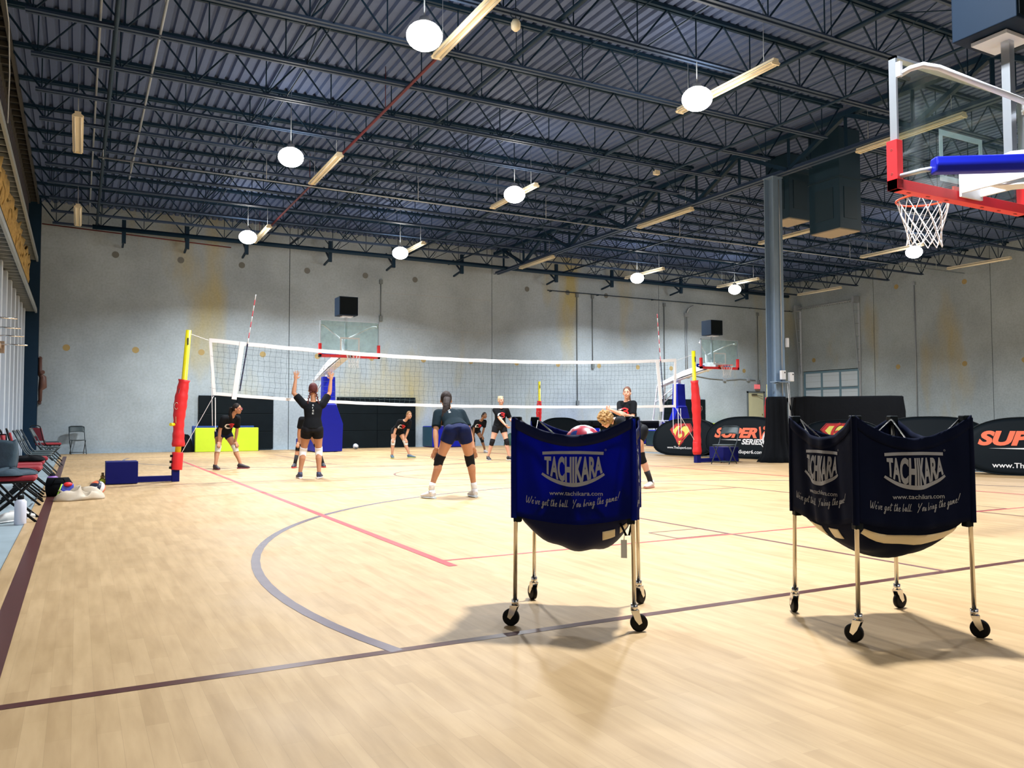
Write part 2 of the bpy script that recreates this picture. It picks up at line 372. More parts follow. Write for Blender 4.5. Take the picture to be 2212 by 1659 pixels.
def joists():
    for bay, x0, x1 in (('left', XL-.1, 14.85), ('right', 15.15, XR-.02)):
        ms = joist_meshes(x0, x1)
        for me, m in zip(ms, (STEEL, LIP, STEEL)): me.materials.append(m)
        for j, k in enumerate(range(10, -8, -1)):
            y = 12.23+1.65*k
            t = thing('roof_joist', 'dark steel roof truss joist spanning the %s bay, %s from the far concrete wall' % (bay, ORD[j]), 'joist', (0, y, ZD-.005), 0, 'roof joists of the %s bay' % bay)
            for nm, me in zip(('top_chord', 'bottom_chord', 'web'), ms):
                o = bpy.data.objects.new(nm, me); C.objects.link(o); o.parent = t
joists()
def girder(x, label):
    T, B = ZD-.12, 6.98
    t = thing('roof_girder', label, 'girder', (x, 0, 0))
    a = MB(); a.box((0, (YF+YB)/2, T-.05), (.2, YF-YB-.1, .1)); obj('top_chord', a, STEEL, t)
    a = MB()
    for s in (-1, 1): a.box((s*.04, (YF+YB)/2+.2, B+.05), (.012, YF-YB-.6, .11)); a.box((s*.085, (YF+YB)/2+.2, B), (.09, YF-YB-.6, .014))
    obj('bottom_chord', a, LIP, t)
    w = MB(); y = 28.73
    ys = [12.23+1.65*k for k in range(-12, 11)]
    for i, y in enumerate(ys):
        w.beam((0, y, B+.05), (0, y, T-.05), .07, .07)
        if i+1 < len(ys):
            a_, b_ = (B+.05, T-.05) if i % 2 else (T-.05, B+.05)
            w.beam((0, y, a_), (0, ys[i+1], b_), .11, .09)
    obj('web', w, STEEL, t)
    return t
girder(15, 'deep steel girder running to the far wall above the blue-grey column')
def column():
    t = thing('steel_column', 'blue-grey wide-flange steel column standing at the middle of the gym', 'column', (15, 14.4, 0), math.radians(0))
    a = MB(); h = 6.95
    for s in (-1, 1): a.bb(-.15, .15, s*.14-.01, s*.14+.01, 0, h)
    a.bb(-.008, .008, -.13, .13, 0, h); obj('shaft', a, STEELL, t)
    a = MB(); a.bb(-.16, .16, -.16, .16, 0, .02); a.bb(-.17, .17, -.17, .17, h, h+.02); obj('base_plate', a, STEELL, t)
    c = MB(); c.tube([(.03, -.17, 1.6), (.03, -.17, 6.0), (.03, -.16, 6.9)], .014, 6); obj('conduit', c, GALV, t)
    return t
column()
def wall_post():
    a = MB(); a.bb(-1.62, -1.12, 28.85, 28.9, 0, ZD-.01); a.bb(-1.62, -1.12, 29.35, 29.4, 0, ZD-.01); a.bb(-1.38, -1.35, 28.9, 29.35, 0, ZD-.01)
    tag(obj('steel_column', a, STEEL), 'dark navy steel column in the far left corner by the concrete wall', 'column')
wall_post()

# ------------------------------------------------------------------ left wall of posts, panels and ladder soffits
def left_wall():
    mb = MB(); mb.bb(XL-.75, XL-.6, YB, YF, -.2, ZD+.5); struct(obj('wall_left', mb, mat('left_wall_dark', (.03, .04, .05), .8, var=.3)))
    n = 1
    x0, x1 = XL-.5, XL+.04
    for z, m in ((4.36, mat('rail_bluegrey', (.30, .34, .35), .5)), (5.95, mat('rail_bluegrey', (.30, .34, .35), .5)), (7.75, mat('rail_olive', (.055, .055, .05), .6))):
        a = MB()
        a.bb(x1-.05, x1, YB, 28.8, z, z+.16, 0); a.bb(x0, x0+.05, YB, 28.8, z, z+.16, 0)
        if z > 7: a.bb(-1.45, -1.4, YB, 28.8, z, z+.16, 0)
        y = -2.0
        while y < 28.7: a.bb(x0, x1-.05, y, y+.04, z+.03, z+.12, 0); y += .42
        a.bb(x0, x1, YB, 28.8, z+.13, z+.16, 1)
        o = obj('trim_%d' % n, a, [m, DARK]); struct(o); n += 1
    # white posts below the first soffit, with perforated panels between
    a = MB(); y = 2.0
    while y < 28.4: a.bb(XL-.35, XL-.23, y, y+.32, 0, 4.36); y += 1.35
    struct(obj('trim_%d' % n, a, mat('white_post', (.55, .62, .70), .5))); n += 1
    a = MB(); y = 2.3; row = 0
    P = mat('panel_pale', (.38, .43, .50), .6); D = mat('panel_perforation', (.10, .13, .19), .7)  # pale sheet and the dark marks of its perforated pattern
    while y < 28.2:
        z = .1; row += 1
        a.bb(XL-.42, XL-.40, y, y+1.05, 0, 3.9, 0)
        while z < 3.8:
            for q in range(4):
                if random.random() < .9: a.bb(XL-.40, XL-.392, y+.06+q*.25+.1*(int(z*10) % 2), y+.17+q*.25+.1*(int(z*10) % 2), z, z+.09, 1)
            z += .21
        y += 1.35
    struct(obj('trim_%d' % n, a, [P, D])); n += 1
    # studs between soffits and corrugated liner above
    a = MB(); y = 3.
    while y < 28.5: a.bb(XL-.35, XL-.27, y, y+.06, 4.52, 5.95); y += .62
    struct(obj('trim_%d' % n, a, mat('stud_pale', (.55, .57, .60), .5))); n += 1
    a = MB(); y = 0.
    while y < 28.7: a.bb(XL-.30, XL-.24, y, y+.16, 6.11, 7.75); y += .3
    struct(obj('trim_%d' % n, a, mat('liner_dark', (.10, .10, .13), .6))); n += 1
    a = MB(); a.bb(XL-.6, XL-.58, YB, YF, 6.1, 7.8); struct(obj('trim_%d' % n, a, DARK)); n += 1
    # torn insulation
    a = MB(); rnd = random.Random(3); y = 6.
    while y < 27.5:
        a.grid(lambda u, v, y=y, r=rnd.random(): (XL-.26+.10*math.sin(9*u+5*v+r*6)+.06*v, y+u*.55, 4.6+v*(1.15+.2*math.sin(u*5+r*9))), 6, 6); y += .62
    o = obj('insulation', a, mat('insulation_tan', (.50, .34, .12), .9, var=.5, scale=9, bump=.6), sol=.02)
    tag(o, 'torn tan insulation bulging between the pale studs high on the left wall', 'insulation'); o['kind'] = 'stuff'
    a = MB()
    a.tube([(XL+.08, 13, 7.9), (XL+.15, 14.5, 7.2), (XL+.12, 15.3, 6.7), (XL+.06, 16, 6.1)], .012, 5)
    tag(obj('cable', a, GALV), 'thin loose cable hanging from the roof along the upper left wall', 'cable')
    # hanging rods rack
    t = thing('wall_rack', 'wall rack of four thin steel rods sticking out of the left wall', 'rack', (XL, 0, 0))
    a = MB(); a.beam((.0, 13.2, 2.45), (.0, 16.2, 2.3), .08, .08); a.box((0.03, 16.2, 2.3), (.1, .1, .2)); a.box((.02, 13.2, 2.5), (.12, .12, .25)); obj('bracket', a, mat('bracket_brown', (.32, .22, .14), .5), t)
    for y, z in ((13.4, 2.5), (14.2, 2.44), (15.1, 2.4), (16.1, 2.34)):
        a = MB(); a.tube([(0, y, z), (.42, y+.02, z+.0)], .012, 6); obj('rod', a, CHROME, t)
    a = MB()
    a.tube([(XL+.16, 29.1, 1.65), (XL+.16, 29.1, 2.0), (XL+.22, 29.1, 2.1), (XL+.22, 29.1, 2.4), (XL+.14, 29.1, 2.5), (XL+.14, 29.1, 3.0)], [.05, .06, .12, .1, .06, .05], 10)
    a.cyl((XL+.22, 29.0, 2.55), (XL+.22, 28.9, 2.55), .06); a.cyl((XL+.14, 29.1, 1.65), (XL+.14, 29.45, 1.6), .05); a.cyl((XL+.14, 29.1, 3.0), (XL+.14, 29.45, 3.0), .05)
    tag(obj('fire_riser', a, mat('riser_brown', (.13, .06, .045), .5)), 'rusty red-brown fire riser valve on the wall behind the corner column', 'pipe')
left_wall()

# ------------------------------------------------------------------ ceiling services
def pipe(label, pts, r, m=PIPE, name='pipe', group=None, n=8, extra=None):
    a = MB(); a.tube(pts, r, n)
    if extra: extra(a)
    return tag(obj(name, a, m), label, 'pipe', group)
def hang(x, z, ys, top=7.95): 
    def f(a):
        for y in ys: a.cyl((x, y, z), (x, y, ZD-.004), .008, n=5)
    return f
pipe('thin red-brown sprinkler pipe running to the far wall beside the left row of lamps', [(5.22, YB+.1, 7.14), (5.22, 27.8, 7.12)], .028, PIPER, extra=hang(5.22, 7.13, [1, 9.3, 15, 20.9, 27.5]))
pipe('dark sprinkler pipe running to the far wall between the two left rows of lamps', [(6.52, YB+.1, 7.3), (6.52, 29.0, 7.25)], .04, extra=hang(6.52, 7.28, [2, 7, 12, 17, 22, 27]))
pipe('dark sprinkler pipe passing just right of the second row of lamps', [(10.75, YB+.1, 7.25), (10.75, 29.0, 7.2)], .04, extra=hang(10.75, 7.22, [4, 9, 14, 19, 24]))
pipe('dark pipe close to the left wall, the outer one of the pair', [(.2, YB+.1, 7.3), (.2, 29.0, 7.3)], .02, GALV, extra=hang(.2, 7.3, [5, 13, 21, 27]))
pipe('dark fat pipe close to the left wall, the inner one of the pair', [(.42, YB+.1, 7.2), (.42, 29.0, 7.2)], .04, extra=hang(.42, 7.2, [5, 13, 21, 27]))
pipe('pale conduit running to the far wall left of the first lamp row', [(1.05, YB+.1, 7.2), (1.05, 22.6, 7.2)], .022, GALV, extra=hang(1.05, 7.2, [5, 13, 22]))
pipe('long pale conduit crossing the whole left bay beyond the second row of lamps', [(.3, 20.3, 6.98), (14.9, 20.3, 6.9)], .018, GALV, extra=lambda a: [a.cyl((x, 20.3, 6.94), (x, 20.3, 7.996), .008, n=5) for x in (.4, 4, 8, 12)])
pipe('long pale conduit crossing the right bay in line with the other conduit', [(15.1, 20.3, 6.9), (31.8, 20.3, 6.95)], .018, GALV, extra=lambda a: [a.cyl((x, 20.3, 6.94), (x, 20.3, 7.996), .008, n=5) for x in (17, 21, 25, 30)])
def bigp(a):
    for x in (1.2, 3.1, 5.0, 7.9, 10.3, 13.1, 17.4, 20.2, 24, 28):
        a.box((x, 28.62, 7.1), (.12, .1, .75)); a.beam((x, 28.6, 6.85), (x, 29.4, 6.75), .06, .06); a.beam((x, 28.65, 6.8), (x, 29.45, 7.4), .05, .05)
pipe('thick dark sprinkler main on brackets along the top of the far wall', [(.3, 28.4, 7.12), (30.5, 28.4, 7.0)], .075, n=10, extra=bigp)
pipe('thin red pipe on the far wall under the roof at the left corner', [(XL+.1, 29.3, 7.25), (4.6, 29.3, 7.05)], .018, PIPER)
pipe('thin dark conduit high along the far wall at the right end', [(17.4, 29.35, 6.5), (31.8, 29.35, 6.45)], .018, extra=lambda a: [a.box((x, 29.42, 6.47), (.03, .17, .03)) for x in (17.6, 20, 23, 26, 29, 31.6)])
for xx, lab in ((12.7, 'dark pipe right of the second lamp row running to the far wall'), (17.6, 'dark pipe running to the far wall just right of the steel column'), (22.8, 'dark pipe running to the far wall in the middle of the right bay'), (27.6, 'dark pipe running to the far wall near the right side')):
    pipe(lab, [(xx, YB+.1, 7.12), (xx, 29.0, 7.12)], .03, extra=hang(xx, 7.12, [4, 12, 20, 27]))
for xx, lab in ((3.4, 'thin bridging rod across the left bay joists, left of the first lamp row'), (8.2, 'thin bridging rod across the left bay joists between two lamp rows'), (11.9, 'thin bridging rod across the left bay joists near the girder'), (19.0, 'thin bridging rod across the right bay joists nearest the column'), (23.6, 'thin bridging rod across the middle of the right bay joists'), (28.4, 'thin bridging rod across the right bay joists nearest the right wall')):
    a = MB(); a.tube([(xx, .4, 7.215), (xx, 28.8, 7.215)], .012, 5); a.tube([(xx, .4, 7.93), (xx, 28.8, 7.93)], .012, 5)
    for k in range(-7, 10):
        if k % 3 == 0: y = 12.23+1.65*k; a.tube([(xx, y, 7.24), (xx, y+1.65, 7.9)], .01, 4); a.tube([(xx, y, 7.9), (xx, y+1.65, 7.24)], .01, 4)
    tag(obj('bridging_rod', a, STEEL), lab, 'rod')
for x, zt, zb, lab in ((18.95, 6.4, 1.75, 'long grey conduit with a foot box on the far wall, left one of the pair'), (19.75, 6.4, 3.35, 'shorter grey conduit on the far wall, the right one of the pair'), (23.7, 6.3, 2.1, 'grey conduit dropping down the far wall behind the right end of the net'), (10.1, 6.3, 4.9, 'thin grey conduit on the far wall above the left basketball hoop'), (29.5, 6.2, 2.85, 'thin grey conduit dropping to the exit sign')):
    a = MB(); a.tube([(x, YF-.03, zt), (x, YF-.03, zb)], .022, 6); a.box((x, YF-.05, zb), (.13, .08, .2)); a.box((x, YF-.05, zt), (.12, .08, .16)); tag(obj('conduit', a, mat('conduit_grey', (.16, .19, .20), .5)), lab, 'conduit')
a = MB()
for dx in (-.05, .05): a.tube([(25.0+dx, YF-.03, 5.9), (25.0+dx, YF-.03, 3.1)], .022, 6)
a.box((25.0, YF-.06, 5.9), (.25, .1, .18)); a.tube([(25.0, YF-.06, 5.95), (25.1, YF-.1, 6.2), (25.3, YF-.2, 6.35)], .04, 6)
a.tube([(25.1, YF-.04, 3.1), (25.5, YF-.04, 3.08), (26.4, YF-.04, 2.97), (27.5, YF-.04, 2.92), (28.3, YF-.04, 2.98), (29.3, YF-.04, 2.93)], .02, 6)
for x, z in ((25.1, 3.1), (27.3, 2.93), (28.8, 2.97)): a.box((x, YF-.05, z), (.14, .1, .16))
tag(obj('conduit', a, GALV), 'double conduit with a cable strung to the right behind the right hoop', 'conduit')
a = MB(); a.tube([(XR-.03, 22.9, 6.9), (XR-.03, 22.9, .95)], .022, 6); a.box((XR-.05, 22.9, .95), (.08, .13, .18)); a.box((XR-.05, 22.9, 6.95), (.08, .12, .12)); tag(obj('conduit', a, GALV), 'thin conduit with an outlet box on the right wall', 'conduit')

def duct(name, label, x0, x1, y0, y1, zb):
    t = thing(name, label, 'duct', ((x0+x1)/2, (y0+y1)/2, zb)); w, d, h = x1-x0, y1-y0, ZD-zb-.02
    a = MB(); a.box((0, 0, h/2), (w, d, h)); obj('duct_body', a, mat('duct_navy', (.007, .034, .062), .5, 0), t, bevel=.01)
    a = MB(); a.box((0, 0, -.012), (w-.06, d-.06, .03)); obj('diffuser', a, mat('duct_lip', (.40, .34, .26), .6), t)
    a = MB()
    a.bb(-w/2-.012, -w/2, -d*.3, d*.3, .25, 1.0); a.bb(-w*.3, w*.3, -d/2-.012, -d/2, .25, 1.0); obj('access_panel', a, mat('duct_panel', (.008, .03, .05), .5), t)
    a = MB(); a.bb(-w/2-.02, w/2+.02, -d/2-.02, d/2+.02, 1.2, 1.24); obj('seam_flange', a, mat('duct_panel', (.008, .03, .05), .5), t)
    return t
duct('air_duct', 'dark blue vertical air duct dropping from the roof right of the column', 15.75, 16.5, 13.05, 13.95, 5.55)
duct('air_duct', 'square dark duct between the column and the larger air duct', 16.2, 17.0, 15.0, 15.8, 6.28)

# ------------------------------------------------------------------ lights
def strip():
    t = thing('strip_light', 'x', 'light')
    a = MB(); a.prism([(-.055, .03), (.055, .03), (.055, -.01), (.10, -.045), (-.10, -.045), (-.055, -.01)], lambda u, v, d: (u, d, v), -1.22, 1.22); obj('housing', a, CREAM, t)
    for s in (-1, 1):
        a = MB(); a.cyl((s*.055, -1.17, -.062), (s*.055, 1.17, -.062), .016, n=8); obj('tube', a, mat('tube_off', (.85, .80, .66), .3), t)
    a = MB()
    for s in (-1, 1):
        a = MB(); a.box((0, s*1.2, -.055), (.17, .03, .035)); obj('end_cap', a, CREAM, t)
        a = MB(); a.cyl((0, s*.95, .03), (0, s*.95, 1.085), .006, n=5); obj('hanger', a, GALV, t)
    return t
s0 = strip(); first = True
col_names = {0: 'nearest the left wall', 5: 'in the left lamp row', 10: 'in the second lamp row', 15: 'under the central girder', 20: 'in the row right of the column', 25: 'in the row before the rightmost', 30: 'in the rightmost row'}
row_names = {3.1: 'above the two ball carts', 10.7: 'nearest the camera', 18.6: 'halfway down the hall', 26.1: 'closest to the far wall'}
for X in (0, 5, 10, 15, 20, 25, 30):
    for Y in (3.1, 10.7, 18.6, 26.1):
        if Y < 5 and X < 10: continue
        if X == 0 and Y < 15: continue
        lab = 'unlit cream fluorescent strip %s, %s' % (col_names[X], row_names[Y])
        loc = (X-.1 if X == 0 else X, Y, 6.93)
        if first: s0.location = loc; s0['label'] = lab; s0['group'] = 'fluorescent strip lights under the roof'; first = False
        else: dup(s0, loc, 0, lab, 'fluorescent strip lights under the roof')
def lamp(i, P):
    lab = ['brightest lit round lamp at the top, beside the strip nearest the camera', 'large lit round lamp right of the top centre', 'lit round lamp in the left row halfway down the hall', 'lit round lamp at the centre of the ceiling', 'lit round lamp of the left row closest to the far wall', 'lit round lamp of the second row closest to the far wall', 'lit round lamp behind the right end of the net, near the far wall', 'lit round lamp left of the column, near the far wall', 'lit round lamp below the near basketball net',
           'lit round lamp hidden by the near backboard side', 'lit round lamp far right, beside the second row', 'lit round lamp right outside the view above the carts', 'lit round lamp furthest right outside the view', 'lit round lamp behind the camera, left', 'lit round lamp behind the camera, right', 'lit round lamp overhead, just above the two ball carts', 'lit round lamp overhead to the right of the near hoop'][i]
    t = thing('high_bay_lamp', lab, 'lamp', P[:3], 0, 'round high bay lamps')
    a = MB(); a.tube([(0, 0, .06), (0, 0, .14), (0, 0, .2), (0, 0, .32)], [.24, .2, .1, .07], 20); obj('housing', a, mat('lamp_housing', (.5, .5, .5), .4), t)
    a = MB(); a.ell((0, 0, .05), (.26, .26, .20), nu=24, nv=12); obj('lens', a, GLOW, t)  # lens drawn oversized, the lamp's bloom is put into its shape
    a = MB(); a.cyl((0, 0, .3), (0, 0, ZD-P[2]), .01, n=6); obj('hanger', a, GALV, t)
    L = bpy.data.lights.new('lamp_light', 'AREA'); L.shape = 'DISK'; L.size = .42; L.energy = P[3]; L.color = (.94, .97, 1); L.spread = math.radians(146)
    o = bpy.data.objects.new('lamp_light', L); C.objects.link(o); o.location = (0, 0, -.14); o.parent = t
for i, P in enumerate(LAMPS): lamp(i, P)

# ------------------------------------------------------------------ lettering
_TX = {}
def text2d(body, bold=0., shear=0., lmax=.03, size=1.):
    """outline of a string as a flat triangle mesh, width and height normalised by cap height = size; returns verts, faces, width"""
    k = (body, bold, shear, lmax, size)
    if k in _TX: return _TX[k]
    cu = bpy.data.curves.new('t', 'FONT'); cu.body = body; cu.size = size*1.37; cu.offset = bold*size; cu.shear = shear; cu.resolution_u = 4
    o = bpy.data.objects.new('t', cu); C.objects.link(o); bpy.context.view_layer.update()
    me = bpy.data.meshes.new_from_object(o.evaluated_get(bpy.context.evaluated_depsgraph_get()))
    bpy.data.objects.remove(o); bpy.data.curves.remove(cu)
    bm = bmesh.new(); bm.from_mesh(me); bpy.data.meshes.remove(me); bmesh.ops.triangulate(bm, faces=bm.faces[:])
    for _ in range(4):
        es = [e for e in bm.edges if e.calc_length() > lmax]
        if not es: break
        bmesh.ops.subdivide_edges(bm, edges=es, cuts=1); bmesh.ops.triangulate(bm, faces=bm.faces[:])
    vs = [(v.co.x, v.co.y) for v in bm.verts]; fs = [tuple(v.index for v in f.verts) for f in bm.faces]; bm.free()
    x0 = min(p[0] for p in vs); x1 = max(p[0] for p in vs)
    r = ([(x-x0, y) for x, y in vs], fs, x1-x0); _TX[k] = r; return r
def put_text(mb, body, fn, u0, u1, v0, h, mi=0, bold=0., shear=0., lmax=.03, warp=None):
    """fn(u,v)->3D with u,v in metres on the surface; fits the string between u0 and u1, cap height h from baseline v0"""
    vs, fs, w = text2d(body, bold, shear, lmax/h if False else lmax, 1.)
    out = []
    for x, y in vs:
        a = x/w; u = u0+(u1-u0)*a; v = v0+y*h
        if warp: u, v = warp(a, y, u, v)
        out.append(fn(u, v))
    mb.add(out, fs, mi)
def ribbon(mb, pts, w, fn, mi=0):
    """flat stroke along a 2D polyline on the surface fn"""
    n = len(pts); L = []
    for i, p in enumerate(pts):
        a = pts[max(i-1, 0)]; b = pts[min(i+1, n-1)]; dx, dy = b[0]-a[0], b[1]-a[1]; q = math.hypot(dx, dy) or 1
        ww = w(i/(n-1)) if callable(w) else w
        L += [fn(p[0]-dy/q*ww/2, p[1]+dx/q*ww/2), fn(p[0]+dy/q*ww/2, p[1]-dx/q*ww/2)]
    mb.add(L, [(2*i, 2*i+1, 2*i+3, 2*i+2) for i in range(n-1)], mi)
def smooth(pts, k=4):
    out = []
    for i in range(len(pts)-1):
        p0, p1, p2, p3 = pts[max(i-1, 0)], pts[i], pts[i+1], pts[min(i+2, len(pts)-1)]
        for j in range(k):
            t = j/k
            out.append(tuple(.5*(2*p1[d]+(p2[d]-p0[d])*t+(2*p0[d]-5*p1[d]+4*p2[d]-p3[d])*t*t+(3*p1[d]-p0[d]-3*p2[d]+p3[d])*t**3) for d in (0, 1)))
    return out+[pts[-1]]
HAND = {'W': (2.0, [[(0, 2), (.1, .6), (.35, 0), (.75, .8), (.95, 1.7), (.9, .6), (1.15, 0), (1.6, .9), (1.9, 2.1)]]),
 'e': (.75, [[(0, .45), (.4, .6), (.5, .95), (.25, 1), (.05, .5), (.25, 0), (.7, .25)]]), "'": (.35, [[(.15, 2), (.05, 1.6)]]),
 'v': (.8, [[(0, 1), (.15, .1), (.35, .1), (.6, 1), (.8, .9)]]),
 'g': (.85, [[(.55, .9), (.25, 1), (.05, .5), (.2, .05), (.5, .4), (.6, 1), (.5, 0), (.35, -.9), (.0, -.8), (.3, -.2), (.85, .2)]]),
 'o': (.75, [[(.35, 1), (.05, .6), (.2, .02), (.5, .35), (.35, 1), (.75, .9)]]),
 't': (.6, [[(.3, 2), (.1, .4), (.25, 0), (.55, .25)], [(-.1, 1.45), (.75, 1.6)]]), 'h': (.85, [[(.3, 2), (.05, 0), (.35, .95), (.5, .8), (.45, .1), (.8, .15)]]),
 'b': (.8, [[(.25, 2), (.05, .3), (.25, 0), (.55, .5), (.2, .8)]]), 'a': (.85, [[(.55, .9), (.2, 1), (.05, .3), (.3, .05), (.55, .9), (.55, .1), (.85, .15)]]),
 'l': (.5, [[(.3, 2), (.1, .3), (.2, 0), (.5, .2)]]), '.': (.5, [[(.1, .12), (.2, .0)]]), 'Y': (1.3, [[(0, 2.1), (.1, 1.2), (.4, 1.1)], [(1.1, 2.2), (.6, 1.1), (.1, -.4)]]),
 'u': (.85, [[(0, 1), (.05, .2), (.25, 0), (.55, .9), (.55, .1), (.85, .2)]]), 'r': (.65, [[(.05, .0), (.15, .9), (.35, .75), (.6, .95)]]),
 'i': (.45, [[(.15, .9), (.08, .15), (.4, .2)], [(.25, 1.45), (.22, 1.35)]]), 'n': (.9, [[(.05, 0), (.15, .95), (.2, .4), (.45, .95), (.5, .1), (.85, .15)]]),
 'm': (1.2, [[(.05, 0), (.15, .95), (.2, .4), (.4, .95), (.42, .1), (.5, .6), (.75, .95), (.8, .1), (1.15, .15)]]), '!': (.5, [[(.6, 2.3), (.15, .5)], [(.05, .1), (.0, 0)]]), ' ': (.55, [])}
def handwriting(mb, body, fn, u0, u1, v0, h, w, slope=None, mi=0):
    tot = sum(HAND[c][0] for c in body)+.12*len(body); k = (u1-u0)/tot; x = 0
    for c in body:
        wd, st = HAND[c]
        for s_ in st:
            P = []
            for a, b in smooth(s_, 4):
                u = u0+(x+a+.18*b)*k; v = v0+b*h+(slope((u-u0)/(u1-u0)) if slope else 0); P.append((u, v))
            ribbon(mb, P, w, fn, mi)
        x += wd+.12

# ------------------------------------------------------------------ basketball hoops
GLASS = bpy.data.materials.new('backboard_glass'); GLASS.use_nodes = True
_nt = GLASS.node_tree; _nt.nodes.clear()
_o = _nt.nodes.new('ShaderNodeOutputMaterial'); _t = _nt.nodes.new('ShaderNodeBsdfTransparent'); _g = _nt.nodes.new('ShaderNodeBsdfGlossy'); _m = _nt.nodes.new('ShaderNodeMixShader')
_df = _nt.nodes.new('ShaderNodeBsdfDiffuse'); _m2 = _nt.nodes.new('ShaderNodeMixShader'); _nz = _nt.nodes.new('ShaderNodeTexNoise'); _tc = _nt.nodes.new('ShaderNodeTexCoord'); _rr = ramp(_nt, [(.42, (.02, .02, .02)), (.75, (.17, .17, .17))])
_t.inputs[0].default_value = (.90, .97, .95, 1); _g.inputs['Roughness'].default_value = .03; _df.inputs[0].default_value = (.35, .5, .5, 1)
_nz.inputs['Scale'].default_value = 5; _nz.inputs['Detail'].default_value = 8; _L = _nt.links.new
_L(_tc.outputs['Object'], _nz.inputs['Vector']); _L(_nz.outputs['Fac'], _rr.inputs[0]); _L(_rr.outputs[0], _m2.inputs[0])
_m.inputs[0].default_value = .07
_L(_t.outputs[0], _m2.inputs[1]); _L(_df.outputs[0], _m2.inputs[2]); _L(_m2.outputs[0], _m.inputs[1]); _L(_g.outputs[0], _m.inputs[2]); _L(_m.outputs[0], _o.inputs[0])
ALU = mat('aluminium_frame', (.55, .60, .66), .3, .7)

def hoop_unit(label, loc, rz, near=False):
    """origin under the board centre, rim towards -y, base towards +y"""
    t = thing('basketball_hoop', label, 'basketball hoop', loc, rz, 'portable basketball hoops')
    z0, z1, hw = 2.97, 4.04, .915
    a = MB(); a.bb(-hw+.02, hw-.02, -.008, .008, z0+.02, z1-.02)
    bb = obj('backboard', a, GLASS, t)
    a = MB()
    for x in (-hw, hw): a.bb(x-.022 if x > 0 else x, x if x > 0 else x+.022, -.03, .035, z0, z1)
    for z in (z0, z1): a.bb(-hw, hw, -.03, .035, z-.022 if z > 3.5 else z, z if z > 3.5 else z+.022)
    obj('frame', a, ALU, bb)
    a = MB()
    for x in (-.305, .255): a.bb(x, x+.05, -.011, -.0085, z0+.12, z0+.57)
    for z in (z0+.12, z0+.52): a.bb(-.305, .305, -.0112, -.0087, z, z+.05)
    obj('target_square', a, mat('target_white', (.6, .65, .68), .5), bb)
    a = MB(); a.bb(-hw-.03, hw+.03, -.045, .05, z0-.05, z0+.035)
    for x in (-hw-.03, hw-.045): a.bb(x, x+.075, -.045, .05, z0-.05, z0+.36)
    for x in (-.5, -.25, .25, .5, .75, -.75): a.bb(x-.02, x+.02, .0, .015, z0-.054, z0-.05, 1)
    for x in (-hw-.031, hw+.028):
        for z in (z0+.08, z0+.28): a.cyl((x, .0, z), (x+.003, .0, z), .014, n=8, mi=1)
    obj('edge_padding', a, [RED, mat('pad_plug', (.22, .01, .01), .6)], bb, bevel=.008)
    # rim
    a = MB(); R = .2286; cy = -.38; a.tube([(R*math.cos(2*PI*k/40), cy+R*math.sin(2*PI*k/40), 3.05) for k in range(40)], .009, 8, ring=True)
    a.box((0, -.09, 3.03), (.16, .13, .012)); a.box((0, -.035, 3.0), (.18, .02, .15)); a.beam((-.06, -.03, 2.93), (-.05, -.16, 3.04), .015, .015); a.beam((.06, -.03, 2.93), (.05, -.16, 3.04), .015, .015)
    rim = obj('rim', a, REDR, t)
    a = MB(); n = 12; rows = [(3.04, .222), (2.93, .195), (2.83, .165), (2.75, .145), (2.68, .14), (2.62, .15)]
    for i in range(len(rows)-1):
        for k in range(n):
            for dk in (-.5, .5):
                g0 = 2*PI*(k+.5*(i % 2))/n; g1 = g0+2*PI*dk/n
                sag = .05*math.sin(g1*1.0+.6)*(i+1)/5
                sg0 = .05*math.sin(g0*1.0+.6)*i/5
                a.tube([(rows[i][1]*math.cos(g0), cy+rows[i][1]*math.sin(g0), rows[i][0]-sg0), (rows[i+1][1]*math.cos(g1), cy+rows[i+1][1]*math.sin(g1), rows[i+1][0]-sag)], .0042, 5, cap=False)
    obj('net', a, mat('net_cord_white', (.75, .75, .76), .8), rim)
    # arm
    W_ = mat('hoop_white', (.72, .74, .78), .4)
    a = MB()
    for s in (-1, 1):
        a.prism([(.07, 2.98), (.07, 3.16), (.5, 3.22), (2.0, 2.95), (3.6, 2.50), (3.6, 2.36), (2.0, 2.74), (.6, 2.98)], lambda u, v, d: (d, u, v), s*.13-.012, s*.13+.012)
    a.beam((0, .3, 3.205), (0, 3.5, 2.53), .25, .012); a.beam((0, .3, 2.99), (0, 3.55, 2.40), .25, .012); a.box((0, .07, 3.07), (.30, .02, .24)); a.box((0, .05, 3.07), (.12, .05, .2))
    a.bb(-.04, .04, .68, .76, 3.1, 3.54); arm = obj('arm', a, W_, t)
    for s in (-1, 1):
        a = MB(); a.tube([(s*.87, .04, 3.88), (s*.85, .12, 3.905), (s*.80, .20, 3.915), (s*.70, .27, 3.885), (0, .72, 3.50)], .024, 10)
        a.box((s*.89, .045, 3.92), (.03, .05, .12)); obj('upper_brace', a, W_, t)
        a = MB(); a.prism([(0, 0), (.10, 0), (.12, .06), (.10, .13), (0, .13), (-.02, .06)], lambda u, v, d, s=s: V((s*.80, .24, 2.995+v))*(1-d)+V((s*.10, .72, 2.99+v))*d+V((u*.45*s, u*.8, 0)), 0, 1)
        obj('brace_pad', a, BLUE, t, bevel=.015)
        a = MB(); a.tube([(s*.9, .04, 3.03), (s*.85, .2, 3.04), (s*.78, .27, 3.05)], .02, 8); obj('lower_brace', a, GALV, t)
    # mast and base
    a = MB(); a.bb(-.07, .07, 2.33, 2.47, .5, 2.78); a.box((0, 2.4, 2.78), (.34, .12, .1)); obj('mast', a, W_, t)
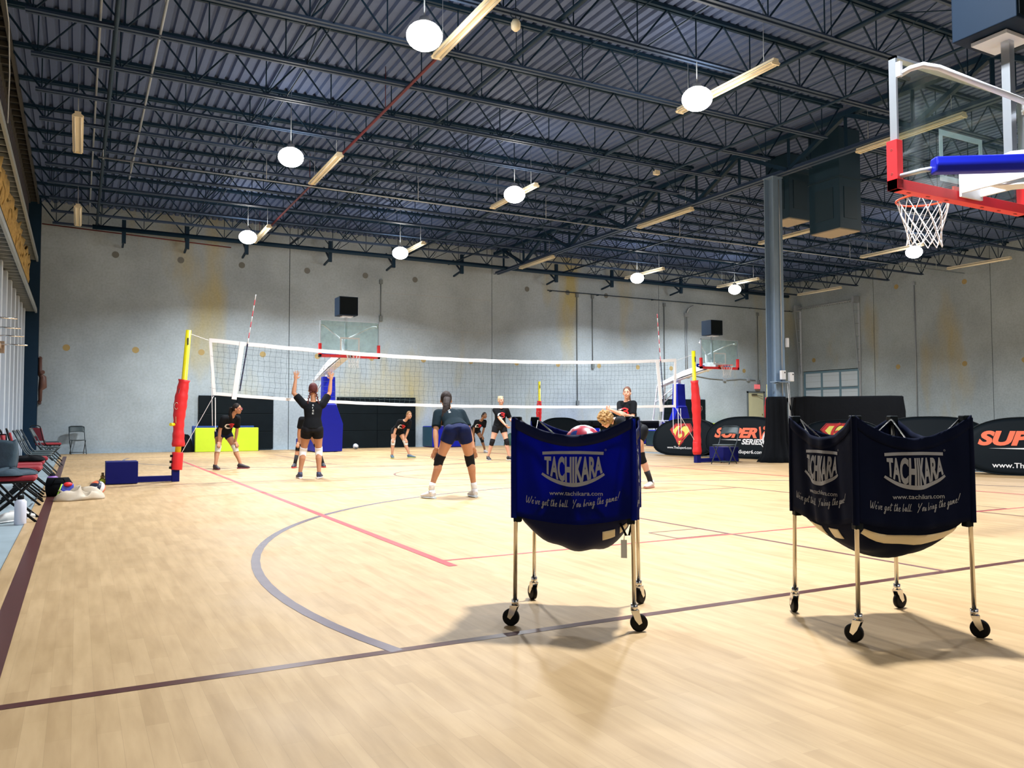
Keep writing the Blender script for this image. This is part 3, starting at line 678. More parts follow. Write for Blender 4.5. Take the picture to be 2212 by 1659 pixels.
    a = MB(); a.prism([(2.18, 1.35), (2.24, 2.46), (2.52, 2.46), (2.60, 1.35)], lambda u, v, d: (d, u, v), -.20, .20); obj('mast_pad', a, BLUE, t, bevel=.02)
    a = MB(); a.prism([(2.45, 0.02), (2.45, .9), (2.9, .9), (3.2, .44), (4.9, .40), (4.9, .02)], lambda u, v, d: (d, u, v), -.44, .44)
    a.prism([(-.46, .02), (.46, .02), (.46, .92), (.21, 1.56), (-.21, 1.56), (-.46, .92)], lambda u, v, d: (u, d-.10*v, v), 2.30, 2.62)
    base = obj('base_pad', a, BLUE, t, bevel=.02)
    a = MB(); a.bb(-.45, .45, 2.31, 2.35, .44, .45); obj('pad_seam', a, NAVY, base)
    for s in (-1, 1):
        a = MB(); a.beam((s*.2, 3.5, 2.42), (s*.25, 3.75, 1.0), .05, .05); a.beam((s*.25, 3.75, 1.0), (s*.3, 4.4, .4), .05, .05); a.beam((s*.25, 3.75, 1.0), (s*.3, 3.1, .45), .05, .05); a.beam((s*.22, 3.6, 1.75), (s*.15, 2.55, 2.3), .035, .035); a.beam((s*.3, 4.4, .98), (s*.25, 3.0, .98), .045, .045); a.beam((s*.3, 4.4, .98), (s*.3, 4.4, .4), .045, .045)
        obj('rear_strut', a, W_, t)
    # shot clock on a pole (stands apart from the board)
    a = MB(); a.bb(-.035, .035, .38, .45, 3.12, 4.2); obj('clock_pole', a, ALU, t); a = MB(); a.box((0, .36, 4.21), (.34, .3, .03)); obj('clock_bracket', a, W_, t)
    a = MB(); a.bb(-.29, .29, .12, .66, 4.235, 4.80); ck = obj('shot_clock', a, mat('clock_case', (.008, .018, .035), .6, spec=.12), t, bevel=.01)
    a = MB(); a.bb(-.26, .26, .112, .119, 4.265, 4.77); obj('clock_face', a, BLACK, ck); a = MB(); a.bb(-.26, .26, .661, .668, 4.265, 4.77); obj('clock_back', a, BLACK, ck)
    for s in (-1, 1):
        for y in (2.6, 4.6):
            a = MB(); a.cyl((s*.3-.02, y, .05), (s*.3+.02, y, .05), .05, n=12); obj('wheel', a, RUB, t)
    return t
hoop_unit('basketball hoop near the camera at top right, seen from behind, blue brace pads', (6.80, 4.33, 0), PI)
hoop_unit('basketball hoop at the far wall behind the left half of the net', (7.22, 23.9, 0), 0)
hoop_unit('basketball hoop at the far wall right of the volleyball net', (21.36, 23.3, 0), 0)

# ------------------------------------------------------------------ volleyball net and posts
NY = 15.1
def ztop(x): t = (x-2.02)/10.46; return 2.46-.02*t-.19*4*t*(1-t)*(.96)
def zbot(x):
    t = (x-2.1)/10.36; return 1.35+.17*(1-t)**4-.05*4*t*(1-t)*.8
def xl(z): return 2.02+.10*(2.46-z)
def net():
    t = thing('volleyball_net', 'long white-edged volleyball net strung between the two red padded posts', 'volleyball net', (0, 0, 0))
    xs = [2.05+i*.1006 for i in range(104)]
    a = MB()
    for x in xs[1:]:
        n = 9; P = [(x+.012*math.sin(i*2.1+x*3)+.02*(i/n), NY+.012*math.sin(x*5+i), zbot(x)+(ztop(x)-zbot(x))*i/n) for i in range(n+1)]
        a.tube(P, 0.0019, 4, cap=False)
    for j in range(1, 10):
        P = [(x, NY+.012*math.sin(x*5+j), zbot(x)+(ztop(x)-zbot(x))*(j/10)+.006*math.sin(x*31+j)) for x in xs]
        a.tube(P, 0.0019, 4, cap=False)
    obj('netting', a, mat('net_cord_dark', (.05, .09, .10), .8), t)
    W_ = mat('net_tape_white', (.80, .80, .82), .6)
    def band(name, f, x0, x1, h, n=60):
        a = MB(); a.grid(lambda u, v: (x0+(x1-x0)*u, NY-.012, f(x0+(x1-x0)*u)+h*(v-.5)+.004*math.sin(u*90)), n, 2); a.grid(lambda u, v: (x0+(x1-x0)*u, NY+.012, f(x0+(x1-x0)*u)+h*(v-.5)), n, 2)
        a.grid(lambda u, v: (x0+(x1-x0)*u, NY+.012*(2*v-1), f(x0+(x1-x0)*u)+h*.5+.004*math.sin(u*90)*(1-v)), n, 1)
        obj(name, a, W_, t)
    band('top_tape', ztop, 2.02, 12.48, .07); band('bottom_tape', zbot, 2.1, 12.45, .055)
    a = MB(); a.beam((2.04, NY, 2.44), (2.12, NY, 1.5), .02, .05, up=(1, 0, 0)); obj('side_tape', a, W_, t)
    a = MB(); a.beam((12.46, NY, 2.44), (12.43, NY, 1.32), .02, .06, up=(1, 0, 0)); obj('side_tape', a, W_, t)
    for x0, x1, zb, za in ((2.60, 2.45, 1.42, 3.28), (11.93, 12.02, 1.22, 3.5)):
        a = MB(); a.beam((x0-.02, NY-.02, ztop(x0)+.03), (x1, NY-.02, zb), .015, .085, up=(1, 0, 0)); bd = obj('antenna_sleeve', a, W_, t)
        a = MB(); zt = ztop(x0); dx = (x0-x1)/(zt-zb)
        k = 0; z = zb+.15
        while z < zt: a.cyl((x1+.07+dx*(z-zb), NY-.035, z), (x1+.07+dx*(min(z+.1, zt)-zb), NY-.035, min(z+.1, zt)), .012, n=6, mi=2); z += .1
        z = zt
        while z < za: a.cyl((x1+.07+dx*(z-zb), NY-.03, z), (x1+.07+dx*(z+.1-zb), NY-.03, z+.1), .008, n=6, mi=(k+1) % 2 if x0 < 5 else (k % 2)); z += .1; k += 1
        obj('antenna', a, [mat('antenna_red', (.72, .08, .12), .4), W_, mat('antenna_navy', (.01, .015, .06), .5)], t)
    a = MB()
    def cord(p, q, r=.005, sag=0):
        a.tube([V(p).lerp(V(q), i/8)-V((0, 0, sag*4*(i/8)*(1-i/8))) for i in range(9)], r, 5)
    cord((1.67, NY, 2.57), (2.03, NY, 2.45)); cord((2.11, NY, 1.48), (1.56, NY, .42)); cord((12.46, NY, 2.42), (13.03, NY, 2.6)); cord((12.44, NY, 1.34), (13.08, NY, .45), .006)
    cord((2.06, NY-.02, 2.0), (2.09, NY-.02, .95), .006); cord((2.13, NY-.03, 1.45), (2.14, NY-.03, .85), .008); cord((12.5, NY-.03, 1.3), (12.52, NY-.03, .62), .008); cord((12.58, NY-.03, 1.3), (12.6, NY-.03, .68), .007); cord((12.35, NY-.03, 1.3), (12.36, NY-.03, .72), .007)
    obj('cords', a, W_, t)
net()
def vb_post(name_label, xb, xt, side, zt=2.62, far=False, loc=(0, 0, 0)):
    t = thing('net_post', name_label, 'volleyball post', (xb, NY, 0) if not far else loc, 0, 'padded volleyball posts')
    def P(z): return V(((xt-xb)*z/zt, 0, z))
    a = MB(); a.cyl(P(.16), P(zt), .05, .045, 16); a.box(P(zt-.2)+V((0, -.05, 0)), (.02, .02, .12), mi=1); obj('pole', a, [YEL, DARK], t)
    a = MB(); n = 26
    P2 = [P((.60 if side > 0 else .22)+(1.15 if side > 0 else 1.75)*i/n) for i in range(n+1)]; R2 = [.098+.005*math.sin(i*1.7)+.010*math.sin(i*.35+2) for i in range(n+1)]; R2[0] = .10; R2[-1] = .10
    a.tube([p+V((-.03*side*math.sin(PI*i/n), 0, 0)) for i, p in enumerate(P2)], R2, 16); pd = obj('upper_pad', a, RED, t)
    a = MB(); a.tube([P(1.0)+V((-side*.08, -.08, 0)), P(1.25)+V((-side*.10, -.06, 0)), P(1.6)+V((-side*.07, -.08, 0))], .006, 5); a.tube([P(1.3)+V((-side*.1+.03*math.cos(k*PI/5), -.09, .06*math.sin(k*PI/5))) for k in range(10)], .006, 5, ring=True); obj('chain', a, CHROME, pd)
    a = MB(); a.cyl(P(.20), P(.50), .095, .092, 18)
    obj('lower_pad', a, RED, t, bevel=.01)
    a = MB()
    for z in (.24, .34, .44): a.box(P(z)+V((-side*.1, -.02, 0)), (.04, .06, .04))
    obj('strap', a, RUB, t)
    if far:
        a = MB(); a.cyl((0, 0, 0), (0, 0, .2), .07); a.cyl((0, 0, 0), (0, 0, .03), .3, n=24); obj('base', a, NAVY, t); return t
    a = MB(); a.bb(-.06, .06, -.06, .06, 0, .22); a.bb(*sorted((0, -side*.62)), -.05, .05, .01, .105); obj('base_bar', a, NAVY, t, bevel=.004)
    a = MB(); x0, x1 = sorted((-side*.60, -side*1.08)); a.bb(x0, x1, -.25, .25, .01, .37); bx = obj('ballast_box', a, NAVY, t, bevel=.006)
    a = MB(); xw = -side*1.12
    for y in (-.16, .16): a.cyl((xw, y-.02, .05), (xw, y+.02, .05), .045, n=14)
    obj('wheel', a, mat('wheel_lime', (.35, .45, .02), .5), t); a = MB(); a.box((xw, 0, .12), (.06, .2, .03)); a.cyl((xw, -.02, .12), (xw, -.02, .19), .02); obj('latch', a, mat('brass', (.35, .26, .10), .4, .6), t)
    a = MB(); a.cyl((-side*.03, -.04, .98), (-side*.10, -.12, .98), .028, n=12)
    if side > 0: obj('winch_knob', a, YEL, t)
    return t
vb_post('leaning yellow and red padded net post at the left end of the net', 1.5, 1.68, 1)
vb_post('leaning yellow and red padded net post at the right end of the net', 13.1, 13.02, -1, 2.68)
vb_post('distant yellow and red padded post by the far wall, seen through the net', 15.63, 15.63, 1, 2.5, True, (15.63, 27, 0))
vb_post('distant yellow and red padded post just left of the black-wrapped column', 20.5, 20.5, 1, 2.2, True, (20.45, 20, 0))

# ------------------------------------------------------------------ ball carts
def volleyball(label, c, r=.104, cols=None, group=None, rot=(0, 0, 0), cat='volleyball'):
    cols = cols or ((.62, .62, .64), (.45, .03, .06), (.02, .05, .22))
    bm = bmesh.new(); bmesh.ops.create_cube(bm, size=2); bmesh.ops.subdivide_edges(bm, edges=bm.edges[:], cuts=8, use_grid_fill=True)
    for v in bm.verts: v.co.normalize()
    for f in bm.faces:
        n = f.calc_center_median(); ax = max(range(3), key=lambda i: abs(n[i])); k = (ax+1) % 3
        q = n[k]/abs(n[ax]); st = 0 if q < -.36 else (1 if q < .36 else 2)
        f.material_index = (st+ax) % len(cols); f.smooth = True
    for v in bm.verts:
        n = v.co; ax = max(range(3), key=lambda i: abs(n[i])); k = (ax+1) % 3; q = n[k]/abs(n[ax])
        d = min(abs(abs(q)-.36), abs(abs(q)-1)); v.co *= r*(1-.02*max(0, 1-d/.08))
    me = bpy.data.meshes.new('ball'); bm.to_mesh(me); bm.free()
    o = link('volleyball', me, [mat('ball_%.2f_%.2f_%.2f' % q, q, .35) for q in cols]); o.location = c; o.rotation_euler = rot
    return tag(o, label, cat, group)

def ball_cart(label, loc, rz, cloth, hemm, printm, sag, tape):
    t = thing('ball_cart', label, 'ball cart', loc, rz); a_ = .292; cs = [(-a_, -a_), (a_, -a_), (a_, a_), (-a_, a_)]; zt, zl = 1.062, .56
    def face(i, k=1.0):
        p, q = V((*cs[i], 0)), V((*cs[(i+1) % 4], 0)); nrm = V(((q-p).y, -(q-p).x, 0)).normalized(); L = (q-p).length
        def fn(u, v, off=0.):   # u metres along, v height
            uu = (u/L+.5); top = zt-sag*(4*uu*(1-uu))**1.0 if 0 <= uu <= 1 else zt
            e = max(0, 4*uu*(1-uu)); fold = .010*math.sin(uu*11+i*2+v*3)*e+.006*math.sin(uu*27+v*9+i)*e-.03*e*max(0, (v-.8))/.26*.6
            return p.lerp(q, uu)+nrm*(.018+fold+off)+V((0, 0, v))
        return fn, L, lambda uu: zt-sag*4*uu*(1-uu)
    for i in range(4):
        fn, L, top = face(i)
        m = MB(); m.grid(lambda u, v: fn((u-.5)*L*1.03, zl-.02*math.sin(u*PI)*2+(top(u)-zl+.02*math.sin(u*PI)*2)*v), 28, 16)
        pn = obj('side_panel', m, cloth, t, sol=.004)
        m = MB(); m.grid(lambda u, v: fn((u-.5)*L*1.035, top(u)-.055+.058*v, .004), 28, 3); obj('hem', m, hemm, pn, sol=.003)
        m = MB(); ca, sa = cs[i]; kx = 1+.012/a_; m.tube([(ca*kx, sa*kx, zl-.012), (ca*kx, sa*kx, .8), (ca*kx*.995, sa*kx*.995, 1.052)], [.0165, .016, .015], 14, cap=False); obj('corner_sleeve', m, cloth, t)
        # printing, on every side
        m = MB(); g = lambda u, v: fn(u, v, .0055)
        def warp(aa, y, u, v):
            b = 1-(2*aa-1)**2; vt = .862; hh = .075+.05*b; return u, vt-hh*(1-min(1, y))-(.0 if y <= 1 else 0)+.0
        put_text(m, 'TACHIKARA', g, -.145, .15, .8, .09, bold=.055, lmax=.12, warp=warp)
        ribbon(m, [(-.155+.31*k/14, .878+.004*math.sin(k/14*PI)) for k in range(15)], .015, g)
        ribbon(m, [(-.158+.316*k/20, .775-.055*(1-(2*k/20-1)**2)) for k in range(21)], lambda s_: .012+.008*math.sin(PI*s_), g)
        ribbon(m, [(.165+.004*math.cos(k*PI/5), .895+.004*math.sin(k*PI/5)) for k in range(11)], .0015, g)
        put_text(m, 'www.tachikara.com', g, -.12, .15, .667, .022, bold=.012, lmax=.15)
        handwriting(m, "We've got the ball.  You bring the game!", g, -.24, .23, .612, .0175, .0029, slope=lambda s_: .03*(2*s_-.85)**2-.004)
        obj('printing', m, printm, pn)
        # scissor rods and lower edge rail
    for i in range(4):
        x, y = cs[i]; s = 1.03
        m = MB(); m.cyl((x*s, y*s, .13), (x, y, 1.03), .0105, n=12); lg = obj('leg', m, mat('brushed_leg', (.62, .56, .46), .22, .95), t)
        m = MB(); m.box((x*.99, y*.99, 1.043), (.046, .046, .042)); obj('corner_cap', m, BLACK, lg, bevel=.006); m = MB(); m.box((x*.985, y*.985, .555), (.04, .04, .06)); obj('slide_bracket', m, BLACK, lg, bevel=.006)
        j = (i+1) % 4; p = V((*cs[i], 0))*.93; q = V((*cs[j], 0))*.93
        for (aa, za), (bb_, zb) in (((p, 1.045), (q, .58)), ((p, .58), (q, 1.045))):
            m = MB(); m.tube([aa+V((0, 0, za)), bb_+V((0, 0, zb))], .0055, 6); obj('cross_rod', m, CHROME, t)
        g = [2.2, -.6, .3, 1.4][i] + (0 if tape else .8); c0 = V((x*s, y*s, 0)); dv = V((math.cos(g), math.sin(g), 0)); lt = V((-dv.y, dv.x, 0)); wc = c0+dv*.022+V((0, 0, .0435))
        m = MB(); m.cyl(c0+V((0, 0, .105)), c0+V((0, 0, .135)), .018, n=12)
        for sg in (-1, 1): m.prism([(-.016, .10), (.022, .10), (.036, .045), (.020, .035), (.0, .06)], lambda u, v, d, c0=c0, dv=dv, lt=lt: c0+dv*u+lt*d+V((0, 0, v)), sg*.017-.002, sg*.017+.002)
        m.box(c0+V((0, 0, .102))+dv*.003, (.04, .036, .006), g); cst = obj('caster_fork', m, CHROME, t)
        m = MB(); m.tube([wc-lt*.013, wc-lt*.010, wc+lt*.010, wc+lt*.013], [.034, .043, .043, .034], 24); obj('wheel', m, RUB, cst)
    def belly(u, v, dz=0):
        x = (2*u-1); y = (2*v-1); k = (1-abs(x)**2.6)*(1-abs(y)**2.6)
        return (x*a_*(1-.12*k), y*a_*(1-.12*k), zl+.02-.228*k**.55+.008*math.sin(9*x+4*y)*k-.02*x*k+dz)
    m = MB(); m.grid(belly, 24, 24); obj('hammock', m, hemm, t, sol=.004)
    if tape:
        for (u0, u1, v0, v1) in ((.08, .92, .035, .085), (.03, .08, .35, .5), (.03, .08, .62, .8)):
            m = MB(); m.grid(lambda u, v: belly(u0+(u1-u0)*u, v0+(v1-v0)*v, -.006), 12, 4); obj('tape_patch', m, TAPE, t, sol=.002)
    else:
        for (u0, u1, v0, v1) in ((.75, .86, .05, .12), (.9, .96, .05, .12)):
            m = MB(); m.grid(lambda u, v: belly(u0+(u1-u0)*u, v0+(v1-v0)*v, -.006), 6, 4); obj('tape_patch', m, TAPE, t, sol=.002)
        m = MB(); m.box((a_*.86, -a_*.95, .40), (.03, .004, .09)); m.tube([(a_*.86, -a_*.95, .44), (a_*.88, -a_*.98, .5)], .002, 4); obj('paper_tag', m, mat('tag_paper', (.6, .6, .55), .7), t)
        m = MB(); m.tube([(a_*.8, -a_*.97, .53), (a_*.9, -a_*1.0, .47), (a_*.95, -a_*.97, .47), (a_*1.0, -a_*.97, .54)], .006, 6); obj('strap_loop', m, BLACKF, t)
    return t
CL1 = mat('cart_cloth_blue', (.003, .010, .12), .7, spec=.1, trans=.5, var=.1, bump=.15)
CL1H = mat('cart_hem_navy', (.0025, .006, .04), .6, spec=.15)
CL2 = mat('cart_cloth_navy', (.0015, .004, .018), .8, spec=.08, var=.3, scale=5, bump=.2)
ball_cart('blue hammock ball cart with silver printing in the centre foreground, balls inside', (2.405, 3.725, 0), math.radians(-39), CL1, CL1H, GREYT, .095, False)
ball_cart('dark navy hammock ball cart with silver printing at the right, turned corner-on', (3.63, 2.815, 0), math.radians(-19.5), CL2, CL2, GREYT, .11, True)
def cart_balls():
    c = V((2.405, 3.725, 0)); rz = math.radians(-39); k = 0
    P = [(-.106, -.106, .525), (.106, -.106, .525), (-.106, .106, .525), (.106, .106, .525), (0, 0, .672), (-.17, .0, .792), (.17, 0, .792), (0, .17, .792), (.0, -.17, .792), (.02, .02, .915)]
    where = ['in the bottom layer, left front', 'in the bottom layer, right front', 'in the bottom layer, left back', 'in the bottom layer, right back', 'at the centre of the pile', 'at the left of the middle layer', 'at the right of the middle layer', 'at the back of the middle layer', 'at the front of the middle layer', 'peeking over the hem, topmost']
    for (x, y, z), w in zip(P, where):
        p = c+V((x*math.cos(rz)-y*math.sin(rz), x*math.sin(rz)+y*math.cos(rz), z))
        volleyball('red white and blue volleyball in the blue cart, '+w, p, group='volleyballs in the blue cart', rot=(k*.7, .5+k, .9)); k += 1
cart_balls()

# ------------------------------------------------------------------ pop-up banners, mats and other far things
OR_ = mat('print_orange', (.85, .16, .07), .6); WP = mat('print_white', (.75, .76, .78), .6); RP = mat('print_red', (.55, .02, .02), .6); YP = mat('print_yellow', (.80, .72, .14), .6)
def banner(label, px_, py_, rz, kind, w=2.3, h=1.05):
    p = at(px_, py_); t = thing('popup_banner', label, 'banner', (p.x, p.y, 0), rz, 'black oval pop-up banners')
    def surf(s, off=0):
        def fn(u, v): # panel leaning inward towards the top
            return V((u, s*(-.26+.24*v/h-off)-.05*s*math.sin(PI*min(1, max(0, v/h))), v))
        return fn
    pts = []
    for k in range(64):
        g = 2*PI*k/64; c, s_ = math.cos(g), math.sin(g); e = 2/2.7
        y = (abs(s_)**(2/2.15 if s_ > 0 else 2/3.4))*(1 if s_ > 0 else -1)
        pts.append((w/2*abs(c)**e*(1 if c > 0 else -1), h*.47+y*h*(.53 if s_ > 0 else .47)))
    for s, nm in ((1, 'front_panel'), (-1, 'back_panel')):
        f = surf(s); m = MB(); rings = 7; vs = [f(0, h*.47)]
        for r in range(1, rings+1): vs += [f(x*r/rings, h*.47+(y-h*.47)*r/rings) for x, y in pts]
        fs = [(0, 1+k, 1+(k+1) % 64) for k in range(64)]
        for r in range(rings-1): fs += [(1+r*64+k, 1+(r+1)*64+k, 1+(r+1)*64+(k+1) % 64, 1+r*64+(k+1) % 64) for k in range(64)]
        m.add(vs, fs, 0, True); pn = obj(nm, m, mat('banner_black', (.004, .008, .012), .6, spec=.12), t, sol=.006)
        m = MB(); m.tube([f(x, y) for x, y in pts], .014, 6, ring=True); obj('rim_tape', m, BLACK, pn)
        if s < 0 or kind == 0: continue
        g = surf(1, .012); m = MB(); cx = -.1
        def pr2(poly, mi, d=0): m.prism(poly, lambda u, v, dd: g(u, v)+V((0, -dd-d, 0)), 0, .002, mi)
        if kind == 1:
            g0 = surf(1, .012); g = lambda u, v: g0(cx+(u-cx)*.74, .64+(v-.58)*.82); D = lambda k_: [(cx-.38*k_, .58+.34*k_-.0), (cx+.38*k_, .58+.34*k_), (cx+.60*k_, .58+.12*k_), (cx, .58-.47*k_), (cx-.60*k_, .58+.12*k_)]
            pr2(D(1.0), 2); pr2(D(.96), 4, .003); pr2(D(.92), 2, .005); pr2(D(.72), 3, .007)
            ribbon(m, smooth([(cx+.12, .90), (cx-.05, .80), (cx-.17, .62), (cx-.17, .45), (cx-.02, .36), (cx+.13, .44), (cx+.13, .58), (cx-.0, .63), (cx-.1, .58)], 5), .10, lambda u, v: g(u, v)+V((0, -.013, 0)), 2)
            ribbon(m, smooth([(cx+.16, .88), (cx-.01, .78), (cx-.12, .62)], 5), .02, lambda u, v: g(u, v)+V((0, -.016, 0)), 4)
            pr2([(cx-.05, .24), (cx+.05, .24), (cx, .16)], 3, .012)
            put_text(m, 'www.TheSuper6.com', g0, cx-.46, cx+.46, .20, .07, 1, bold=.015, lmax=.4)
        else:
            lab = g
            put_text(m, 'SUPER', g, -.88, .42, .56, .25, 0, bold=.07, shear=.25, lmax=.4)
            m.prism([(-.7, .49), (-.05, .505), (-.05, .475), (-.3, .48)], lambda u, v, dd: g(u, v)+V((0, -dd, 0)), 0, .002, 1)
            put_text(m, 'SERIES', g, -.02, .60, .38, .14, 1, bold=.05, shear=.2, lmax=.4)
            ribbon(m, smooth([(.86, .82), (.66, .70), (.60, .50), (.70, .36), (.90, .36), (.95, .50), (.86, .58), (.72, .58)], 6), lambda q: .045*math.sin(PI*min(1, q*.9+.1))+.012, g, 1)
            ribbon(m, smooth([(.55, .40), (.70, .26), (.92, .30)], 6), .02, g, 1)
            m.ell(g(.78, .49)+V((0, -.001, 0)), (.085, .004, .085), mi=2); m.ell(g(.62, .80)+V((0, -.001, 0)), (.055, .004, .055), mi=0)
            ribbon(m, smooth([(.46, .84), (.50, .70), (.54, .50)], 5), .05, g, 0); ribbon(m, smooth([(.72, .76), (.60, .68), (.56, .5)], 5), .035, g, 0)
            put_text(m, 'www.TheSuper6.com', g, -.65, .62, .14, .095, 1, bold=.02, lmax=.4)
        obj('printing', m, [OR_, WP, RP, YP, mat('print_black', (.01, .01, .01), .6)], pn)
    return t
banner('black oval pop-up banner with a red and yellow diamond emblem and web address', 1486, 984, math.radians(-82), 1)
banner('black oval pop-up banner with orange lettering standing beside the wrapped column', 1614, 990, math.radians(-76), 2, 2.3, 1.1)
banner('plain-looking dark oval pop-up banner behind the navy ball cart', 2012, 1012, math.radians(-62), 0, 2.3, 1.08)
banner('black oval pop-up banner with large orange letters cut off at the right edge', 2236, 1027, math.radians(-64), 2, 2.3, 1.06)
banner('dark oval pop-up banner with a red emblem, almost hidden behind the navy cart', 1818, 986, math.radians(-48), 1, 2.2, 1.0)
banner('small dark dome of a pop-up banner by the far wall behind the blue cart', 1212, 971, math.radians(-5), 0, 1.75, 1.1)

def mat_panel(label, x0, x1, z0, z1, y=29.46, m=BLACK, rows=3, th=.06, name='wall_mat', cols=2, group=None):
    a = MB(); n = rows; h = (z1-z0)/n; w = (x1-x0)/cols
    for i in range(n):
        for j in range(cols): a.bb(x0+j*w+.004, x0+(j+1)*w-.004, y-th, y, z0+i*h+.004, z0+(i+1)*h-.004)
    a.bb(x0, x1, y-th*.4, y, z0, z1)
    return tag(obj(name, a, m, bevel=.012), label, 'wall mat', group)
mat_panel('black padded mat on the far wall behind the lime mat', 3.62, 6.12, .03, 1.9)
mat_panel('black padded mat on the far wall behind the left hoop base', 8.42, 11.5, 0.02, 1.9)
mat_panel('black mat high behind the person turning her head, on the far wall', 20.15, 22.05, .02, 1.34, cols=2)
mat_panel('black padded mat on the far wall behind the right hoop', 23.5, 26.05, .02, 1.96)
mat_panel('bright lime green gymnastics mat propped low against the far wall', 3.42, 5.45, .0, .80, y=28.75, m=LIME, rows=1, th=.22, name='lime_mat', cols=1)
mat_panel('blue mat edge leaning right behind the lime green mat', 3.36, 5.36, .0, .86, y=28.95, m=mat('mat_blue_dull', (.01, .05, .25), .5), rows=1, th=.1, name='blue_mat', cols=1)
mat_panel('lime green mat at the far wall between the two printed banners', 25.4, 27.3, .02, .85, y=29.3, m=LIME, rows=1, th=.2, name='lime_mat', cols=1)
def crash(label, x0, x1, y0, y1, h, m=BLUE):
    t = thing('foam_block', label, 'foam block', ((x0+x1)/2, (y0+y1)/2, 0)); a = MB(); a.box((0, 0, h/2+.01), (x1-x0, y1-y0, h-.01)); obj('body', a, m, t, bevel=.03)
    a = MB(); a.box(((x0-x1)/2-.003, 0, h/2+.01), (.02, y1-y0-.06, h-.07)); obj('end_panel', a, mat('block_teal', (.015, .06, .10), .5), t); return t
crash('large blue foam block with a teal end at the far wall in the centre', 11.75, 13.35, 28.3, 29.3, .80)
crash('blue foam block at the far wall behind the blue ball cart', 17.8, 19.3, 28.3, 29.3, .92)
crash('blue foam block near the far wall right of the bending player', 19.4, 20.6, 24.6, 25.3, .62)
def table(label, x0, x1, y, h=1.0):
    t = thing('folding_table', label, 'table', ((x0+x1)/2, y, 0)); a = MB(); a.box((0, 0, h-.02), (x1-x0, .75, .04)); obj('tabletop', a, BLACK, t)
    a = MB(); w = x1-x0; a.grid(lambda u, v: (-w/2-.01+(w+.02)*u, -.385-.012*math.sin(u*40)*(1-v), h-.30*(1-v)), 50, 3); obj('cloth_skirt', a, BLACKF, t, sol=.004)
    for sx in (-1, 1):
        for sy in (-1, 1): a = MB(); a.cyl((sx*(w/2-.1), sy*.3, 0), (sx*(w/2-.1), sy*.3, h-.03), .016, n=8); obj('leg', a, RUB, t)
    return t
table('black draped table along the far wall behind the blue ball cart', 16.3, 19.6, 27.0)
table('black draped table along the far wall behind the bending player', 17.4, 20.2, 25.9, .98)

def draped(label, name, cx, cy, w, d, h, rz=0):
    a = MB(); n = 80
    def ringf(z, k):
        out = []
        for i in range(n):
            g = 2*PI*i/n; c, s = math.cos(g), math.sin(g); e = .35; x = w/2*abs(c)**e*(1 if c > 0 else -1); y = d/2*abs(s)**e*(1 if s > 0 else -1)
            q = 1+.02*math.sin(i*1.9)*(1-z/h)+.015*math.sin(i*.7+z*4); out.append((x*k*q, y*k*q, z+.012*math.sin(i*.5)*(z/h)))
        return out
    lv = [(0, 1.03), (h*.3, 1.01), (h*.7, 1), (h-.03, .99), (h, .96)]
    vs = [p for z, k in lv for p in ringf(z, k)]; fs = [(j*n+i, j*n+(i+1) % n, (j+1)*n+(i+1) % n, (j+1)*n+i) for j in range(len(lv)-1) for i in range(n)]
    fs.append(tuple((len(lv)-1)*n+i for i in range(n))); a.add(vs, fs, 0, False)
    o = obj(name, a, BLACKF); o.location = (cx, cy, 0); o.rotation_euler = (0, 0, rz); return tag(o, label, 'covered equipment')
draped('large black cloth-covered equipment stack in front of the dock door', 'covered_stack', 25.0, 20.6, 3.9, 1.0, 1.86, math.radians(-38))
def wrap():
    t = thing('column_wrap', 'black cloth-covered padding around the foot of the steel column', 'padding', (15, 14.4, 0)); a = MB(); n = 64; H = 1.58
    lv = [(0, .40), (.15, .33), (.5, .27), (1.2, .235), (1.5, .235), (H, .20)]; vs = []
    for z, r in lv:
        for i in range(n):
            g = 2*PI*i/n; q = r*(1+.07*math.sin(i*1.25+z)*(1-.6*z/H)+.03*math.sin(i*.4))+(.22*max(0, math.cos(g-PI*1.05))*max(0, .35-z)); vs.append((q*math.cos(g)*1.05, q*math.sin(g)*1.05, z))
    a.add(vs, [(j*n+i, j*n+(i+1) % n, (j+1)*n+(i+1) % n, (j+1)*n+i) for j in range(len(lv)-1) for i in range(n)], 0, True); obj('cover', a, BLACKF, t, sol=.006)
    c = MB(); c.tube([(.10, -.26, 1.95), (.11, -.29, 1.5), (.10, -.31, 1.0), (.12, -.35, .3)], .008, 5); obj('cable', c, WP, t)
    c = MB(); c.tube([(.20, -.22, 1.95), (.25, -.20, 1.5), (.24, -.22, 1.0), (.18, -.30, .5)], .008, 5); obj('cable', c, WP, t)
    c = MB(); c.tube([(.16, -.2, 1.55), (.5, -.25, .55), (.55, -.3, .1), (.5, -.34, .04), (.42, -.34, .12), (.4, -.3, .4), (.3, -.28, .7)], .02, 8); obj('strap', c, BLACKF, t)
wrap()
def routers():
    t = thing('wifi_mount', 'two small white boxes and a shelf clamped to the column above its wrap', 'router', (15, 14.25, 2.0))
    for x, z, nm in ((-.02, .1, 'router'), (.25, .06, 'router')):
        a = MB(); a.box((x, -.09, z), (.14, .07, .22)); r = obj(nm, a, WHITE, t, bevel=.01); a = MB(); a.cyl((x+.03, -.127, z+.06), (x+.03, -.13, z+.06), .018, n=10); obj('port', a, RUB, r)
    a = MB(); a.box((-.1, -.08, -.07), (.45, .22, .02)); a.beam((-.28, -.10, -.11), (.0, -.06, -.06), .12, .02); obj('shelf', a, STEELL, t)
    a = MB(); a.box((.22, -.02, .9), (.06, .06, .22)); obj('sensor', a, WHITE, t)
routers()
